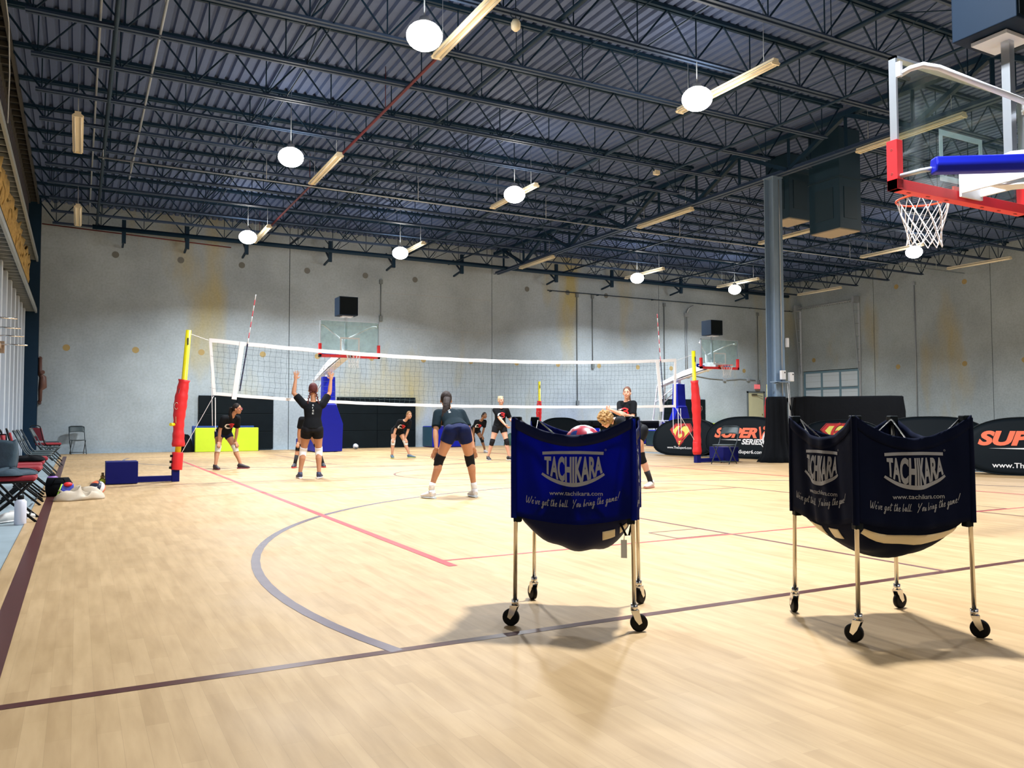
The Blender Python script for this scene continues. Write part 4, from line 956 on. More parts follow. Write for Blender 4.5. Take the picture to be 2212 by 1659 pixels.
volleyball('white and dark blue volleyball lying by the black mat at the far wall', (8.75, 28.2, .104), cols=((.62, .64, .68), (.03, .08, .18), (.55, .58, .62)))
#==NEXT==

# ------------------------------------------------------------------ chairs and things along the left wall
def red_chair(label):
    t = thing('folding_chair', label, 'chair', group='red padded folding chairs')
    RC = mat('chair_red_cloth', (.26, .012, .022), .8, var=.25, scale=30, bump=.2)
    a = MB(); a.box((0, 0, .45), (.44, .46, .06)); obj('seat', a, RC, t, bevel=.028)
    a = MB(); a.box((0, 0, 0), (.43, .035, .34)); b = obj('backrest', a, RC, t, bevel=.016); b.location = (0, -.26, .70); b.rotation_euler = (math.radians(14), 0, 0)
    for s in (-1, 1):
        a = MB(); a.tube([(s*.235, -.335, .90), (s*.235, -.23, .5), (s*.235, .0, .22), (s*.235, .24, .0)], .013, 8); obj('leg', a, RUB, t)
        a = MB(); a.tube([(s*.20, .20, .42), (s*.20, .0, .21), (s*.20, -.24, .0)], .013, 8); obj('leg', a, RUB, t)
        a = MB(); a.tube([(s*.21, .2, .415), (s*.21, -.22, .415)], .011, 6); obj('seat_rail', a, RUB, t)
    a = MB(); a.tube([(-.235, -.335, .90), (-.15, -.345, .925), (.15, -.345, .925), (.235, -.335, .90)], .012, 8); obj('top_bar', a, RUB, t)
    a = MB(); a.tube([(-.235, .17, .06), (.235, .17, .06)], .009, 6); obj('stretcher', a, RUB, t)
    return t
def grey_chair(label):
    t = thing('folding_chair', label, 'chair', group='grey metal folding chairs')
    G = mat('chair_grey_plastic', (.05, .075, .085), .5); GF = mat('chair_frame_grey', (.035, .05, .06), .4, .3)
    a = MB(); a.grid(lambda u, v: ((u-.5)*.40, (v-.5)*.40, .44-.02*math.sin(PI*u)*math.sin(PI*v)), 8, 8); obj('seat', a, G, t, sol=.02)
    a = MB(); a.grid(lambda u, v: ((u-.5)*.44, -.29-.03*math.sin(PI*u)-.10*v, .70+.17*v-.03*(2*u-1)**4), 10, 5); obj('backrest', a, G, t, sol=.015)
    for s in (-1, 1):
        a = MB(); a.tube([(s*.215, -.385, .85), (s*.215, -.22, .5), (s*.215, .24, .0)], .012, 8); obj('leg', a, GF, t)
        a = MB(); a.tube([(s*.19, .17, .42), (s*.19, -.26, .0)], .012, 8); obj('leg', a, GF, t)
    a = MB(); a.tube([(-.215, -.385, .85), (-.15, -.40, .875), (.15, -.40, .875), (.215, -.385, .85)], .012, 8); obj('top_bar', a, GF, t)
    for y, z in ((.19, .06), (-.22, .05)):
        a = MB(); a.tube([(-.21, y, z), (.21, y, z)], .009, 6); obj('stretcher', a, GF, t)
    return t
rc = red_chair('red padded folding chair nearest the camera, jacket and bag on its seat'); rc.location = (-.60, 10.05, 0); rc.rotation_euler = (0, 0, -PI/2)
for x, y, r, lab in ((-.62, 11.95, -.04, 'red padded folding chair second from the camera in the left row'), (-.64, 12.75, .03, 'red padded folding chair third from the camera in the left row'), (-.64, 13.6, 0, 'red padded folding chair with a dark shirt on it, fourth in the left row'),
                     (-.64, 15.0, .05, 'red padded folding chair just before the grey folding chairs'), (-.66, 24.3, .5, 'red padded folding chair standing apart beyond the grey folding chairs'), (17.9, 12.1, 2.2, 'red folding chair behind the far right oval banner')):
    dup(rc, (x, y, 0), -PI/2+r, lab, 'red padded folding chairs')
gc = grey_chair('grey folding chair against the left wall, nearest of its kind'); gc.location = (-.60, 16.9, 0); gc.rotation_euler = (0, 0, -PI/2)
for x, y, r, lab in ((-.60, 17.9, -PI/2, 'grey folding chair against the left wall, second of its kind'), (-.60, 19.1, -PI/2+.05, 'grey folding chair against the left wall, third of its kind'), (-.55, 21.6, -PI/2-.1, 'grey folding chair against the left wall, fourth of its kind'),
                     (.02, 28.9, PI+.12, 'grey folding chair alone before the far wall in the left corner'), (-.65, 27.2, -PI/2, 'grey folding chair beside the corner column'), (17.6, 12.75, 2.35, 'grey folding chair behind the oval banners at the right')):
    dup(gc, (x, y, 0), r, lab, 'grey metal folding chairs')
def black_chair():
    c = dup(gc, (13.35, 14.45, 0), 1.98, 'black folding chair standing before the blue ballast box of the right post', 'black folding chair'); 
    return c
bc = black_chair(); del bc['group']
def cloth_heap(name, label, c, w, d, h, m, seed=0, rz=0, cat='bag', slope=0):
    a = MB(); r = random.Random(seed); ph = [r.random()*6 for _ in range(6)]
    def fn(u, v):
        g = 2*PI*u; k = math.sin(PI*v/2); q = 1+.10*math.sin(3*g+ph[0])+.06*math.sin(5*g+ph[1]+2*v)
        z = h*math.cos(PI*v/2)**.7*(1+.12*math.sin(4*g+ph[2]+v*5)+.10*math.sin(7*u*6+ph[3]))+slope*math.cos(g)*k
        return (w/2*k*q*math.cos(g), d/2*k*q*math.sin(g), max(.003, z))
    a.grid(fn, 40, 14); o = obj(name, a, m); o.location = c; o.rotation_euler = (0, 0, rz); return tag(o, label, cat)
JK = mat('jacket_slate', (.03, .06, .085), .8, var=.4, scale=12, bump=.5)
cloth_heap('jacket', 'folded slate blue jacket lying on the nearest red chair seat', (-.62, 10.0, .483), .46, .42, .07, JK, 1, cat='jacket')
def tote():
    t = thing('tote_bag', 'dark slate tote bag standing on the nearest red chair', 'bag', (-.72, 10.13, .545), -.2)
    a = MB(); a.grid(lambda u, v: ((.15+.02*math.sin(v*3))*abs(math.cos(2*PI*u))**.4*(1 if math.cos(2*PI*u) > 0 else -1), .10*abs(math.sin(2*PI*u))**.5*(1 if math.sin(2*PI*u) > 0 else -1)*(1-.5*v), .30*v+.012*math.sin(u*20)*v), 40, 8); obj('body', a, JK, t, sol=.006)
    a = MB(); a.ell((0, 0, .01), (.13, .09, .02)); obj('bottom', a, JK, t); a = MB(); a.tube([(-.06, 0, .29), (-.05, .02, .36), (.05, .02, .36), (.06, 0, .29)], .008, 6); obj('handle', a, BLACKF, t)
tote()
cloth_heap('shirt', 'black shirt with pale straps draped over the fourth red chair', (-.60, 13.55, .483), .42, .44, .07, BLACKF, 5, cat='clothing')
def bottle(label, c, r, h, m, m2):
    t = thing('water_bottle', label, 'bottle', c); a = MB(); a.tube([(0, 0, 0), (0, 0, .01), (0, 0, h*.78), (0, 0, h*.84), (0, 0, h*.87)], [r*.94, r, r, r*.7, r*.5], 20); obj('body', a, m, t)
    a = MB(); a.tube([(0, 0, h*.86), (0, 0, h*.99), (0, 0, h)], [r*.55, r*.55, r*.4], 16); a.tube([(-r*.4, 0, h*.98), (-r*.3, 0, h*1.06), (r*.3, 0, h*1.06), (r*.4, 0, h*.98)], .005, 6); obj('cap', a, m2, t); return t
bottle('white metal water bottle with a black cap under the nearest red chair', (-.50, 9.75, -.012), .055, .30, mat('bottle_white', (.62, .63, .72), .35), RUB)
bottle('purple water bottle on the floor beside the left row of chairs', (-.33, 14.6, 0), .075, .22, mat('bottle_purple', (.30, .14, .48), .35), BLACK)
SH = mat('sneaker_white', (.62, .62, .60), .6); SL = mat('sneaker_sole', (.75, .75, .74), .5)
def loose_shoe(label, c, rz):
    t = thing('sneaker', label, 'shoe', c, rz)
    a = MB(); a.tube([(0, -.13, .045), (0, -.10, .055), (0, -.02, .055), (0, .06, .042), (0, .12, .033), (0, .145, .03)], [(.03, .03), (.038, .05), (.04, .05), (.046, .035), (.04, .025), (.02, .012)], 14, lat=(1, 0, 0)); obj('upper', a, SH, t)
    a = MB(); a.tube([(0, -.14, .012), (0, -.1, .012), (0, .08, .012), (0, .15, .014)], [(.03, .012), (.04, .012), (.048, .012), (.02, .010)], 14, lat=(1, 0, 0)); obj('sole', a, SL, t)
    a = MB()
    for k in range(4): a.tube([(-.022, -.0+k*.022, .088-k*.009), (.022, .008+k*.022, .088-k*.009)], .003, 4)
    obj('laces', a, WP, t); return t
loose_shoe('white sneaker lying under the nearest red chair, left of the bottle', (-.66, 10.0, -.012), 2.2)
loose_shoe('white sneaker under the nearest red chair, right of the bottle', (-.52, 10.25, -.012), -1.2)
cloth_heap('towel', 'white cloth on the slab under the nearest red chair', (-.50, 10.55, -.010), .22, .3, .05, mat('towel_white', (.55, .53, .50), .9), 9, cat='towel')
def backpack():
    t = thing('gym_bag', 'black gym bag on the floor beside the second red chair', 'bag', (-.22, 13.0, .0), 0)
    a = MB(); a.tube([(-.16, 0, .13), (-.14, 0, .13), (.12, 0, .13), (.16, 0, .12)], [(.05, .05), (.12, .13), (.13, .13), (.06, .06)], 18, lat=(0, 1, 0)); obj('body', a, BLACKF, t)
    a = MB(); a.tube([(-.08, -.12, .16), (-.04, -.14, .25), (.06, -.14, .25), (.1, -.12, .16)], .009, 6); obj('strap', a, BLACKF, t)
backpack()
def plastic_bag():
    t = thing('plastic_bag', 'crumpled cream plastic bag lying on the court beside the orange ball', 'bag', (.05, 12.25, 0), .3)
    PB = mat('bag_cream', (.66, .58, .46), .5, trans=.3, var=.25, bump=.4)
    a = MB()
    def fn(u, v):
        g = 2*PI*u; k = math.sin(PI*v/2)**.8; q = 1+.16*math.sin(2*g+1)+.09*math.sin(5*g+v*4)
        return (.27*k*q*math.cos(g), .15*k*q*math.sin(g), max(.004, .13*(1-v)**.6*(1+.35*math.sin(3*g+6*v)+.2*math.cos(7*g))))
    a.grid(fn, 48, 14); obj('body', a, PB, t, sol=.002)
    a = MB(); a.tube([(-.2, .05, .08), (-.26, .0, .14), (-.2, -.05, .10), (-.12, -.06, .06)], .012, 6); obj('handle', a, PB, t)
    a = MB(); a.grid(lambda u, v: (-.23+.16*u, .03+.02*v, .10+.10*v+.02*math.sin(u*9)), 8, 4); obj('printed_wrapper', a, mat('wrapper_blue', (.03, .05, .40), .4), t, sol=.004)
    a = MB(); a.ell((-.14, .05, .21), (.055, .04, .03)); obj('bottle_lid', a, RED, t)
    a = MB(); a.tube([(-.30, .0, .02), (-.22, .02, .22)], .008, 6); obj('green_straw', a, mat('straw_green', (.45, .85, .05), .4), t)
plastic_bag()
volleyball('orange, white and dark volleyball beside the cream plastic bag', (.26, 12.85, .104), cols=((.78, .16, .07), (.70, .70, .72), (.02, .025, .05)), rot=(.5, .2, 2.4))

# ------------------------------------------------------------------ people
def remesh(mb, vox, it=3, fac=.5):
    me = mb.mesh('t'); o = bpy.data.objects.new('t', me); C.objects.link(o)
    r = o.modifiers.new('r', 'REMESH'); r.mode = 'VOXEL'; r.voxel_size = vox; r.use_smooth_shade = True
    q = o.modifiers.new('s', 'SMOOTH'); q.factor = fac; q.iterations = it
    bpy.context.view_layer.update()
    out = bpy.data.meshes.new_from_object(o.evaluated_get(bpy.context.evaluated_depsgraph_get()))
    bpy.data.objects.remove(o); bpy.data.meshes.remove(me)
    out.polygons.foreach_set('use_smooth', [True]*len(out.polygons)); return out
def seg(m, p, q, r0, r1, n=14, caps=True):
    p = V(p); q = V(q); m.tube([p, p.lerp(q, .5), q], [r0, (r0+r1)/2*1.02, r1], n)
    if caps: m.ell(p, r0, nu=14, nv=8); m.ell(q, r1, nu=14, nv=8)
def ik(a, b, l1, l2, hint):
    a, b = V(a), V(b); d = b-a; L = d.length
    if L > (l1+l2)*.995: b = a+d.normalized()*(l1+l2)*.995; d = b-a; L = d.length
    x = (l1*l1-l2*l2+L*L)/(2*L); h = math.sqrt(max(0, l1*l1-x*x)); u = d.normalized(); w = V(hint); w = w-u*w.dot(u); w.normalize()
    return a+u*x+w*h, b
SK = {'tan': (.44, .21, .115), 'fair': (.60, .33, .235), 'brown': (.22, .105, .055), 'mid': (.50, .26, .16)}
def person(label, h, pelvis, neck, head, feet, wrists, body_h, head_h=None, skin='tan', hair=(.02, .012, .01), style='pony', shirt=(.006, .007, .009), shorts=(.006, .007, .010),
           pads=None, shoe=(.01, .01, .012), sole=(.6, .6, .6), socks=None, sock_h=.10, fingers='knee', knee_out=.25, elbow=None, toes=None, head_tilt=0, logo=None, glasses=False, vox=.007, back_text=None, shirt_len=.14, heel=None, tail=1.0, tips=None, hand_fwd=.055, hand_out=.02, tail_back=0.):
    s = h/1.65; R_ = math.radians
    fw = lambda a: V((math.sin(R_(a)), math.cos(R_(a)), 0)); rt = lambda a: V((math.cos(R_(a)), -math.sin(R_(a)), 0))
    F, L = fw(body_h), rt(body_h); head_h = body_h if head_h is None else head_h
    P, N, H = V(pelvis), V(neck), V(head); base = V(((feet[0][0]+feet[1][0])/2, (feet[0][1]+feet[1][1])/2, 0))
    t = thing('person', label, 'person', base); o_ = lambda p: p-base
    P, N, H = P-base, N-base, H-base
    up = (N-P).normalized(); fr = up.cross(L)*-1
    fr = L.cross(up)*-1
    if fr.dot(F) < 0 and abs(up.z) > .5: fr = -fr
    fr = (F-up*F.dot(up)).normalized() if (F-up*F.dot(up)).length > .2 else (V((0, 0, -1))-up*V((0, 0, -1)).dot(up)).normalized()
    sk = mat('skin_'+skin, SK[skin], .55, var=.06, scale=3, spec=.3)
    m = MB()
    chest = P.lerp(N, .72); waist = P.lerp(N, .38)
    m.tube([P-up*.06*s, P, P.lerp(N, .2), waist, chest, P.lerp(N, .93), N], [(.10*s, .08*s), (.145*s, .10*s), (.135*s, .095*s), (.11*s, .08*s), (.135*s, .095*s), (.10*s, .07*s), (.05*s, .05*s)], 18, lat=L)
    hd = (H-N).normalized(); m.tube([N-up*.03*s, N+hd*.05*s, H-hd*.05*s], [.052*s, .047*s, .05*s], 14)
    # head
    hf = fw(head_h); hr = rt(head_h); hu = V((0, 0, 1)); a_ = R_(head_tilt); hf, hu = (hf*math.cos(a_)-hu*math.sin(a_)), (hu*math.cos(a_)+hf*math.sin(a_))
    m.ell(H+hu*.018*s-hf*.012*s, (.071*s, .092*s, .098*s), (hr, hf, hu)); m.ell(H-hu*.045*s+hf*.022*s, (.054*s, .060*s, .062*s), (hr, hf, hu)); m.ell(H-hu*.088*s+hf*.052*s, (.026*s, .022*s, .020*s), (hr, hf, hu))
    m.tube([H+hf*.078*s+hu*.012*s, H+hf*.098*s-hu*.020*s, H+hf*.088*s-hu*.032*s], [.010*s, .015*s, .011*s], 8)
    for q in (-1, 1): m.ell(H+hr*q*.073*s-hf*.008*s-hu*.012*s, (.010*s, .020*s, .028*s), (hr, hf, hu)); m.ell(H+hr*q*.032*s+hf*.062*s-hu*.030*s, (.022*s, .018*s, .022*s), (hr, hf, hu))
    for q in (-1, 1): m.ell(H+hr*q*.03*s+hf*.076*s+hu*.028*s, (.024*s, .012*s, .008*s), (hr, hf, hu))
    # legs
    J = {}
    for i, q in enumerate((-1, 1)):
        ft = V((feet[i][0], feet[i][1], 0))-base; toe = fw(toes[i] if toes else body_h+q*12)
        ank = ft+V((0, 0, .085*s+(heel[i] if heel else 0))); hip = P+L*q*.088*s-up*.02*s
        kn, ank = ik(hip, ank, .40*s, .395*s, F*1.0+L*q*knee_out); J[i] = (hip, kn, ank, toe)
        m.ell(hip, (.088*s, .088*s, .09*s)); m.tube([hip, hip.lerp(kn, .3), hip.lerp(kn, .7), kn], [.086*s, .085*s, .064*s, .054*s], 16); m.ell(kn, .053*s)
        c_ = kn.lerp(ank, .32)-toe*.012*s; m.tube([kn, c_, kn.lerp(ank, .65), ank], [.050*s, .055*s, .040*s, .031*s], 14); m.ell(ank, .032*s)
        m.tube([ank, ank-V((0, 0, .05*s))], [.030*s, .030*s], 10)
    # arms
    sh = []; E_ = []; W_ = []
    for i, q in enumerate((-1, 1)):
        S = N-up*.055*s+L*q*.155*s; w = V(wrists[i])-base
        if fingers == 'knee': w = J[i][1].lerp(J[i][0], .20)+F*hand_fwd*s+V((0, 0, .045*s))+L*q*hand_out*s
        el, w = ik(S, w, .275*s, .245*s, (V(elbow[i]) if elbow else L*q*.8-F*.5)); sh.append(S); E_.append(el); W_.append(w)
        m.tube([N-up*.03*s, S], [.05*s, .052*s], 12); m.ell(S, .052*s); m.tube([S, S.lerp(el, .4), el], [.046*s, .045*s, .036*s], 12); m.ell(el, .036*s); m.tube([el, el.lerp(w, .3), w], [.036*s, .038*s, .025*s], 12); m.ell(w, (.026*s))
        d = (w-el).normalized()
        if fingers == 'up': hdv = (d+V((0, 0, .4))).normalized(); pn = -F
        elif fingers == 'knee': hdv = ((J[i][1]-J[i][0]).normalized()+F*.25-V((0, 0, .25))).normalized(); pn = (F*.9+V((0, 0, .35))).normalized()
        elif fingers == 'fist': hdv = (d+V((0, 0, .05))).normalized(); pn = L*q
        else: hdv = (d*.9-V((0, 0, .3))).normalized(); pn = L*q
        lt = hdv.cross(pn).normalized(); pn = lt.cross(hdv).normalized(); pc = w+hdv*.045*s
        m.ell(pc, (.038*s, .016*s, .048*s), (lt, pn, hdv))
        inn = lt*(1 if lt.dot(-L*q) > 0 else -1)
        for k, (o1, ln) in enumerate(((-.030, .066), (-.010, .080), (.010, .074), (.029, .058))):
            b0 = pc+hdv*.035*s-inn*o1*s; sp = (-inn*o1*(11 if fingers == 'up' else 4.5)); curl = {'up': .08, 'knee': .5, 'fist': 1.25}.get(fingers, .5)
            d1 = (hdv+sp-pn*curl*.35).normalized(); d2 = (hdv+sp*.6-pn*curl*1.1).normalized(); d3 = (hdv*.8+sp*.3-pn*curl*1.9).normalized()
            p1 = b0+d1*ln*.45*s; p2 = p1+d2*ln*.33*s; p3 = p2+d3*ln*.26*s; r = .0094*s
            m.tube([b0, p1, p2, p3], [r*1.08, r, r*.95, r*.8], 8); m.ell(p3, r*.85, nu=8, nv=6)
        th = pc-hdv*.02*s+inn*.028*s; q1 = th+(inn*.8+hdv*.55-pn*.2).normalized()*.032*s; q2 = q1+(inn*.35+hdv*.8-pn*.45).normalized()*.028*s
        m.tube([th-inn*.012*s, q1, q2], [.013*s, .0105*s, .008*s], 8); m.ell(q2, .0085*s, nu=8, nv=6)
    link('body', remesh(m, vox*s, 2), sk, t)
    # shirt
    c = MB(); hem = P.lerp(N, .10)-up*(shirt_len-.10)*s
    c.tube([hem, P.lerp(N, .18), waist, chest, P.lerp(N, .88), N-up*.012*s], [(.178*s, .135*s), (.165*s, .125*s), (.142*s, .108*s), (.160*s, .118*s), (.135*s, .090*s), (.068*s, .062*s)], 24, lat=L)
    for i, q in enumerate((-1, 1)):
        S = sh[i]; el = E_[i]; c.tube([N-up*.06*s, S+L*q*.0], [.068*s, .070*s], 14); c.ell(S, .070*s); c.tube([S, S.lerp(el, .42), S.lerp(el, .78)], [.070*s, .068*s, .064*s], 16)
    col = mat('shirt_%d' % (int(shirt[0]*9999)+int(shirt[2]*99999)), shirt, .85, var=.3, scale=9, spec=.12, bump=.25)
    so = link('shirt', remesh(c, .010*s, 6), col, t)
    # shorts
    c = MB(); c.tube([P+up*.10*s, P+up*.02*s, P-up*.07*s], [(.148*s, .112*s), (.165*s, .128*s), (.150*s, .12*s)], 20, lat=L)
    for i in (0, 1):
        hip, kn = J[i][0], J[i][1]; c.ell(hip, .104*s); c.tube([hip, hip.lerp(kn, .38)], [.103*s, .092*s], 18)
        c.ell(hip-fr*.032*s-up*.012*s, .088*s)
    col = mat('shorts_%d' % (int(shorts[2]*9999)+int(shorts[0]*999)), shorts, .7, var=.2, spec=.15)
    link('shorts', remesh(c, .010*s, 6), col, t)
    for i in (0, 1):
        hip, kn, ank, toe = J[i]
        if pads:
            c = MB(); a0 = kn.lerp(hip, .19); a1 = kn.lerp(ank, .24); c.tube([a0, kn+toe*.008*s, a1], [.067*s, .066*s, .059*s], 18); c.ell(kn+toe*.02*s, (.05*s, .05*s, .07*s))
            k_ = link('knee_pad', remesh(c, .008*s, 6), mat('knee_pad_%d' % int(pads[0]*100), pads, .8, spec=.15), t)
        if socks:
            c = MB(); c.tube([ank-V((0, 0, .02*s)), ank.lerp(kn, sock_h/.395*.5), ank.lerp(kn, sock_h/.395)], [.040*s, .041*s, .048*s if sock_h > .12 else .040*s], 14); obj('sock', c, mat('sock_%d_%d' % (int(socks[0]*100), int(socks[1]*100)), socks, .85), t)
        # shoe
        b = V((ank.x, ank.y, 0))+V((0, 0, heel[i] if heel else 0)); c = MB(); Z = V((0, 0, 1)); lr = toe.cross(Z)
        c.tube([b-toe*.065*s+Z*.050*s, b-toe*.045*s+Z*.058*s, b+toe*.03*s+Z*.058*s, b+toe*.10*s+Z*.043*s, b+toe*.165*s+Z*.034*s, b+toe*.195*s+Z*.03*s], [(.022*s, .03*s), (.038*s, .052*s), (.041*s, .048*s), (.047*s, .032*s), (.040*s, .022*s), (.018*s, .01*s)], 14, lat=lr)
        c.tube([b-toe*.018*s+Z*.06*s, b-toe*.018*s+Z*.112*s], [(.042*s, .042*s), (.040*s, .042*s)], 14, lat=lr)
        sh_ = obj('shoe', c, mat('shoe_%d_%d' % (int(shoe[0]*100), int(shoe[2]*100)), shoe, .6), t)
        c = MB(); c.tube([b-toe*.075*s+Z*.014*s, b-toe*.05*s+Z*.014*s, b+toe*.09*s+Z*.014*s, b+toe*.17*s+Z*.015*s, b+toe*.202*s+Z*.018*s], [(.025*s, .013*s), (.042*s, .014*s), (.051*s, .014*s), (.042*s, .012*s), (.015*s, .008*s)], 14, lat=lr)
        obj('sole', c, mat('sole_%d_%d' % (int(sole[0]*100), int(sole[1]*100)), sole, .6), sh_)
        c = MB()
        for k in range(4): c.tube([b+toe*(.03+.022*k)*s+Z*(.104-.012*k)*s-lr*.02*s, b+toe*(.036+.022*k)*s+Z*(.104-.012*k)*s+lr*.02*s], .003*s, 4)
        obj('laces', c, WP if shoe[0] > .3 else RUB, sh_)
    # hair
    hm = mat('hair_%d_%d' % (int(hair[0]*999), int(hair[1]*999)), hair, .65, var=.5, scale=40, bump=.4, spec=.2)
    c = MB(); c.ell(H+hu*.030*s-hf*.022*s, (.080*s, .093*s, .100*s), (hr, hf, hu)); 
    hv = remesh(c, .008*s, 1)
    bm = bmesh.new(); bm.from_mesh(hv)
    for n_, p_ in ((hf*.72-hu*.70, H+hf*.045*s+hu*.045*s),):
        g = bmesh.ops.bisect_plane(bm, geom=bm.verts[:]+bm.edges[:]+bm.faces[:], plane_co=p_, plane_no=n_.normalized(), clear_outer=True)
        bmesh.ops.holes_fill(bm, edges=[e for e in bm.edges if e.is_boundary])
    bm.to_mesh(hv); bm.free()
    ho = link('hair', hv, hm, t)
    bk = H-hf*.10*s+hu*.03*s; c = MB()
    if style == 'pony':
        dn = V((0, 0, -1)); td = tail*s; sw = hr*-.05*(tail-1)*s; tb = hf*-tail_back*s; P1 = [bk, bk-hf*.045*s+dn*.01+tb*.3, bk-hf*.055*s+dn*.10*td+sw+tb, bk-hf*.05*s+dn*.20*td+sw*2.2+tb*1.9, bk-hf*.03*s+dn*.29*td+sw*3.4+tb*2.6]
        for k in range(7):
            a2 = k*.9; off = (hr*math.cos(a2)+hf*math.sin(a2))*.018*s; c.tube([p+off*(1 if j < 3 else 1.5+.4*math.sin(k*2)) for j, p in enumerate(P1)], [.018*s, .026*s*tail, .026*s*tail, .020*s*tail, .005*s], 8)
        po = obj('ponytail', c, hm, ho)
        if tips:
            c = MB()
            for k in range(12):
                a2 = k*.9; off = (hr*math.cos(a2)+hf*math.sin(a2))*.030*s; c.tube([P1[2]+off*.9, P1[3]+off*1.35, P1[4]+off*(1.3+.5*math.sin(k*2))-V((0, 0, .02*(k % 4)*s))], [.008*s, .013*s, .002*s], 6)
            obj('hair_tips', c, mat('hair_tips', tips, .6, spec=.2), ho)
    elif style == 'braids':
        for q in (-1, 1):
            c = MB(); b0 = H-hf*.075*s-hu*.035*s+hr*q*.045*s
            for k in range(9): c.ell(b0-V((0, 0, .024*k*s))+hr*q*.006*k*s-hf*.012*s+hr*.006*(-1)**k*s, (.017*s*(1-.05*k), .016*s*(1-.05*k), .019*s), nu=10, nv=6)
            obj('braid', c, mat('hair_braid_end', (.30, .20, .09), .6, var=.4) if False else hm, ho)
    elif style == 'short':
        for k in range(26): g = k*2.4; z = .02+.07*((k*7) % 11)/11; c.ell(H+hu*(z+.02)*s+hr*math.cos(g)*.06*s-hf*(.02+.05*abs(math.sin(g)))*s, (.024*s, .024*s, .02*s), nu=8, nv=6)
        obj('locks', c, hm, ho)
    elif style == 'curly':
        for k in range(230):
            g = k*2.399; z = 1-2*(k+.5)/230; rr = math.sqrt(1-z*z); p = V((rr*math.cos(g), rr*math.sin(g), z))
            if p.dot(hf) > .45: continue
            q_ = .013+.009*((k*13) % 7)/7; j_ = V((random.uniform(-1, 1), random.uniform(-1, 1), random.uniform(-1, 1)))*.012*s; c.ell(H+hu*.02*s-hf*.01*s+p*(.100+.014*random.random())*s+j_, (q_*s*random.uniform(.7, 1.5), q_*s, q_*s*random.uniform(.6, 1.3)), nu=8, nv=6)
        link('curls', remesh(c, .006*s, 3), hm, ho)
    # face
    ew = mat('eye_white', (.7, .7, .7), .3); ei = mat('eye_dark', (.02, .012, .008), .3)
    for q in (-1, 1):
        c = MB(); c.ell(H+hr*q*.030*s+hf*.074*s+hu*.006*s, (.011*s, .009*s, .0058*s), (hr, hf, hu), mi=0); c.ell(H+hr*q*.030*s+hf*.082*s+hu*.006*s, (.0052*s, .004*s, .0052*s), (hr, hf, hu), mi=1); obj('eye', c, [ew, ei], t)
        c = MB(); c.tube([H+hr*q*.014*s+hf*.088*s+hu*.030*s, H+hr*q*.032*s+hf*.084*s+hu*.036*s, H+hr*q*.05*s+hf*.068*s+hu*.028*s], [.0035*s, .004*s, .002*s], 6); obj('eyebrow', c, mat('brow_dark', (.05, .03, .02), .8), t)
    c = MB(); c.tube([H+hr*k*.010*s+hf*(.086-.006*abs(k))*s-hu*(.058-.002*abs(k))*s for k in (-2, -1, 0, 1, 2)], [.003*s, .007*s, .008*s, .007*s, .003*s], 8, lat=hu); obj('mouth', c, mat('lips', (.42, .12, .10), .5), t)
    if glasses:
        c = MB()
        for q in (-1, 1): c.tube([H+hr*(q*.032+.024*math.cos(k*PI/7))*s+hf*.094*s+hu*(.004+.017*math.sin(k*PI/7))*s for k in range(14)], .003*s, 5, ring=True); c.tube([H+hr*q*.057*s+hf*.092*s+hu*.006*s, H+hr*q*.076*s+hu*.004*s], .0025*s, 5)
        c.tube([H-hr*.009*s+hf*.096*s+hu*.006*s, H+hr*.009*s+hf*.096*s+hu*.006*s], .003*s, 5); obj('glasses', c, mat('glasses_pink', (.35, .04, .10), .4), t)
    # shirt print: projected from the chest plane onto the shirt
    def proj(face, center, hx):
        dg = bpy.context.evaluated_depsgraph_get(); me = so.data
        from mathutils.bvhtree import BVHTree
        bv = BVHTree.FromPolygons([v.co[:] for v in me.vertices], [p.vertices[:] for p in me.polygons])
        def fn(u, v):
            p = center+hx*u+up*v+face*.4; r = bv.ray_cast(p, -face)
            return (r[0]+face*.004) if r[0] is not None else center+hx*u+up*v+face*.12
        return fn
    if logo:
        face = fr; hx = up.cross(face).normalized()*1; hx = -hx if hx.dot(L) > 0 else hx
        g = proj(face, P.lerp(N, .60), hx); c = MB(); k = s
        ribbon(c, [(x*k, y*k) for x, y in smooth([(-.02, .055), (-.075, .03), (-.085, -.03), (-.03, -.055), (.03, -.045)], 4)], lambda q: .034*k*math.sin(PI*q*.85+.3), g, 0)
        ribbon(c, [(x*k, y*k) for x, y in smooth([(-.045, .045), (.02, .07), (.085, .05), (.05, .02), (.0, .015)], 4)], .026*k, g, 1)
        ribbon(c, [(x*k, y*k) for x, y in smooth([(.0, .015), (.07, .005), (.085, -.03), (.04, -.05)], 4)], .026*k, g, 1)
        ribbon(c, [(-.06*k, -.075*k), (.0, -.08*k), (.05*k, -.065*k)], .010*k, g, 0)
        obj('shirt_print', c, [WP, mat('print_shirt_red', (.65, .02, .03), .6)], so)
    if back_text:
        face = -fr; hx = up.cross(face).normalized(); hx = -hx if hx.dot(L) < 0 else hx
        g = proj(face, P.lerp(N, .70), hx); c = MB()
        for k, ch in enumerate(back_text): put_text(c, ch, g, -.014*s, .014*s if ch != 'I' else -.006*s, (.055-.048*k)*s, .030*s, 0, bold=.03, lmax=.3)
        obj('back_print', c, mat('print_pale', (.5, .52, .52), .6), so)
    return t
LH, RH = 0, 1
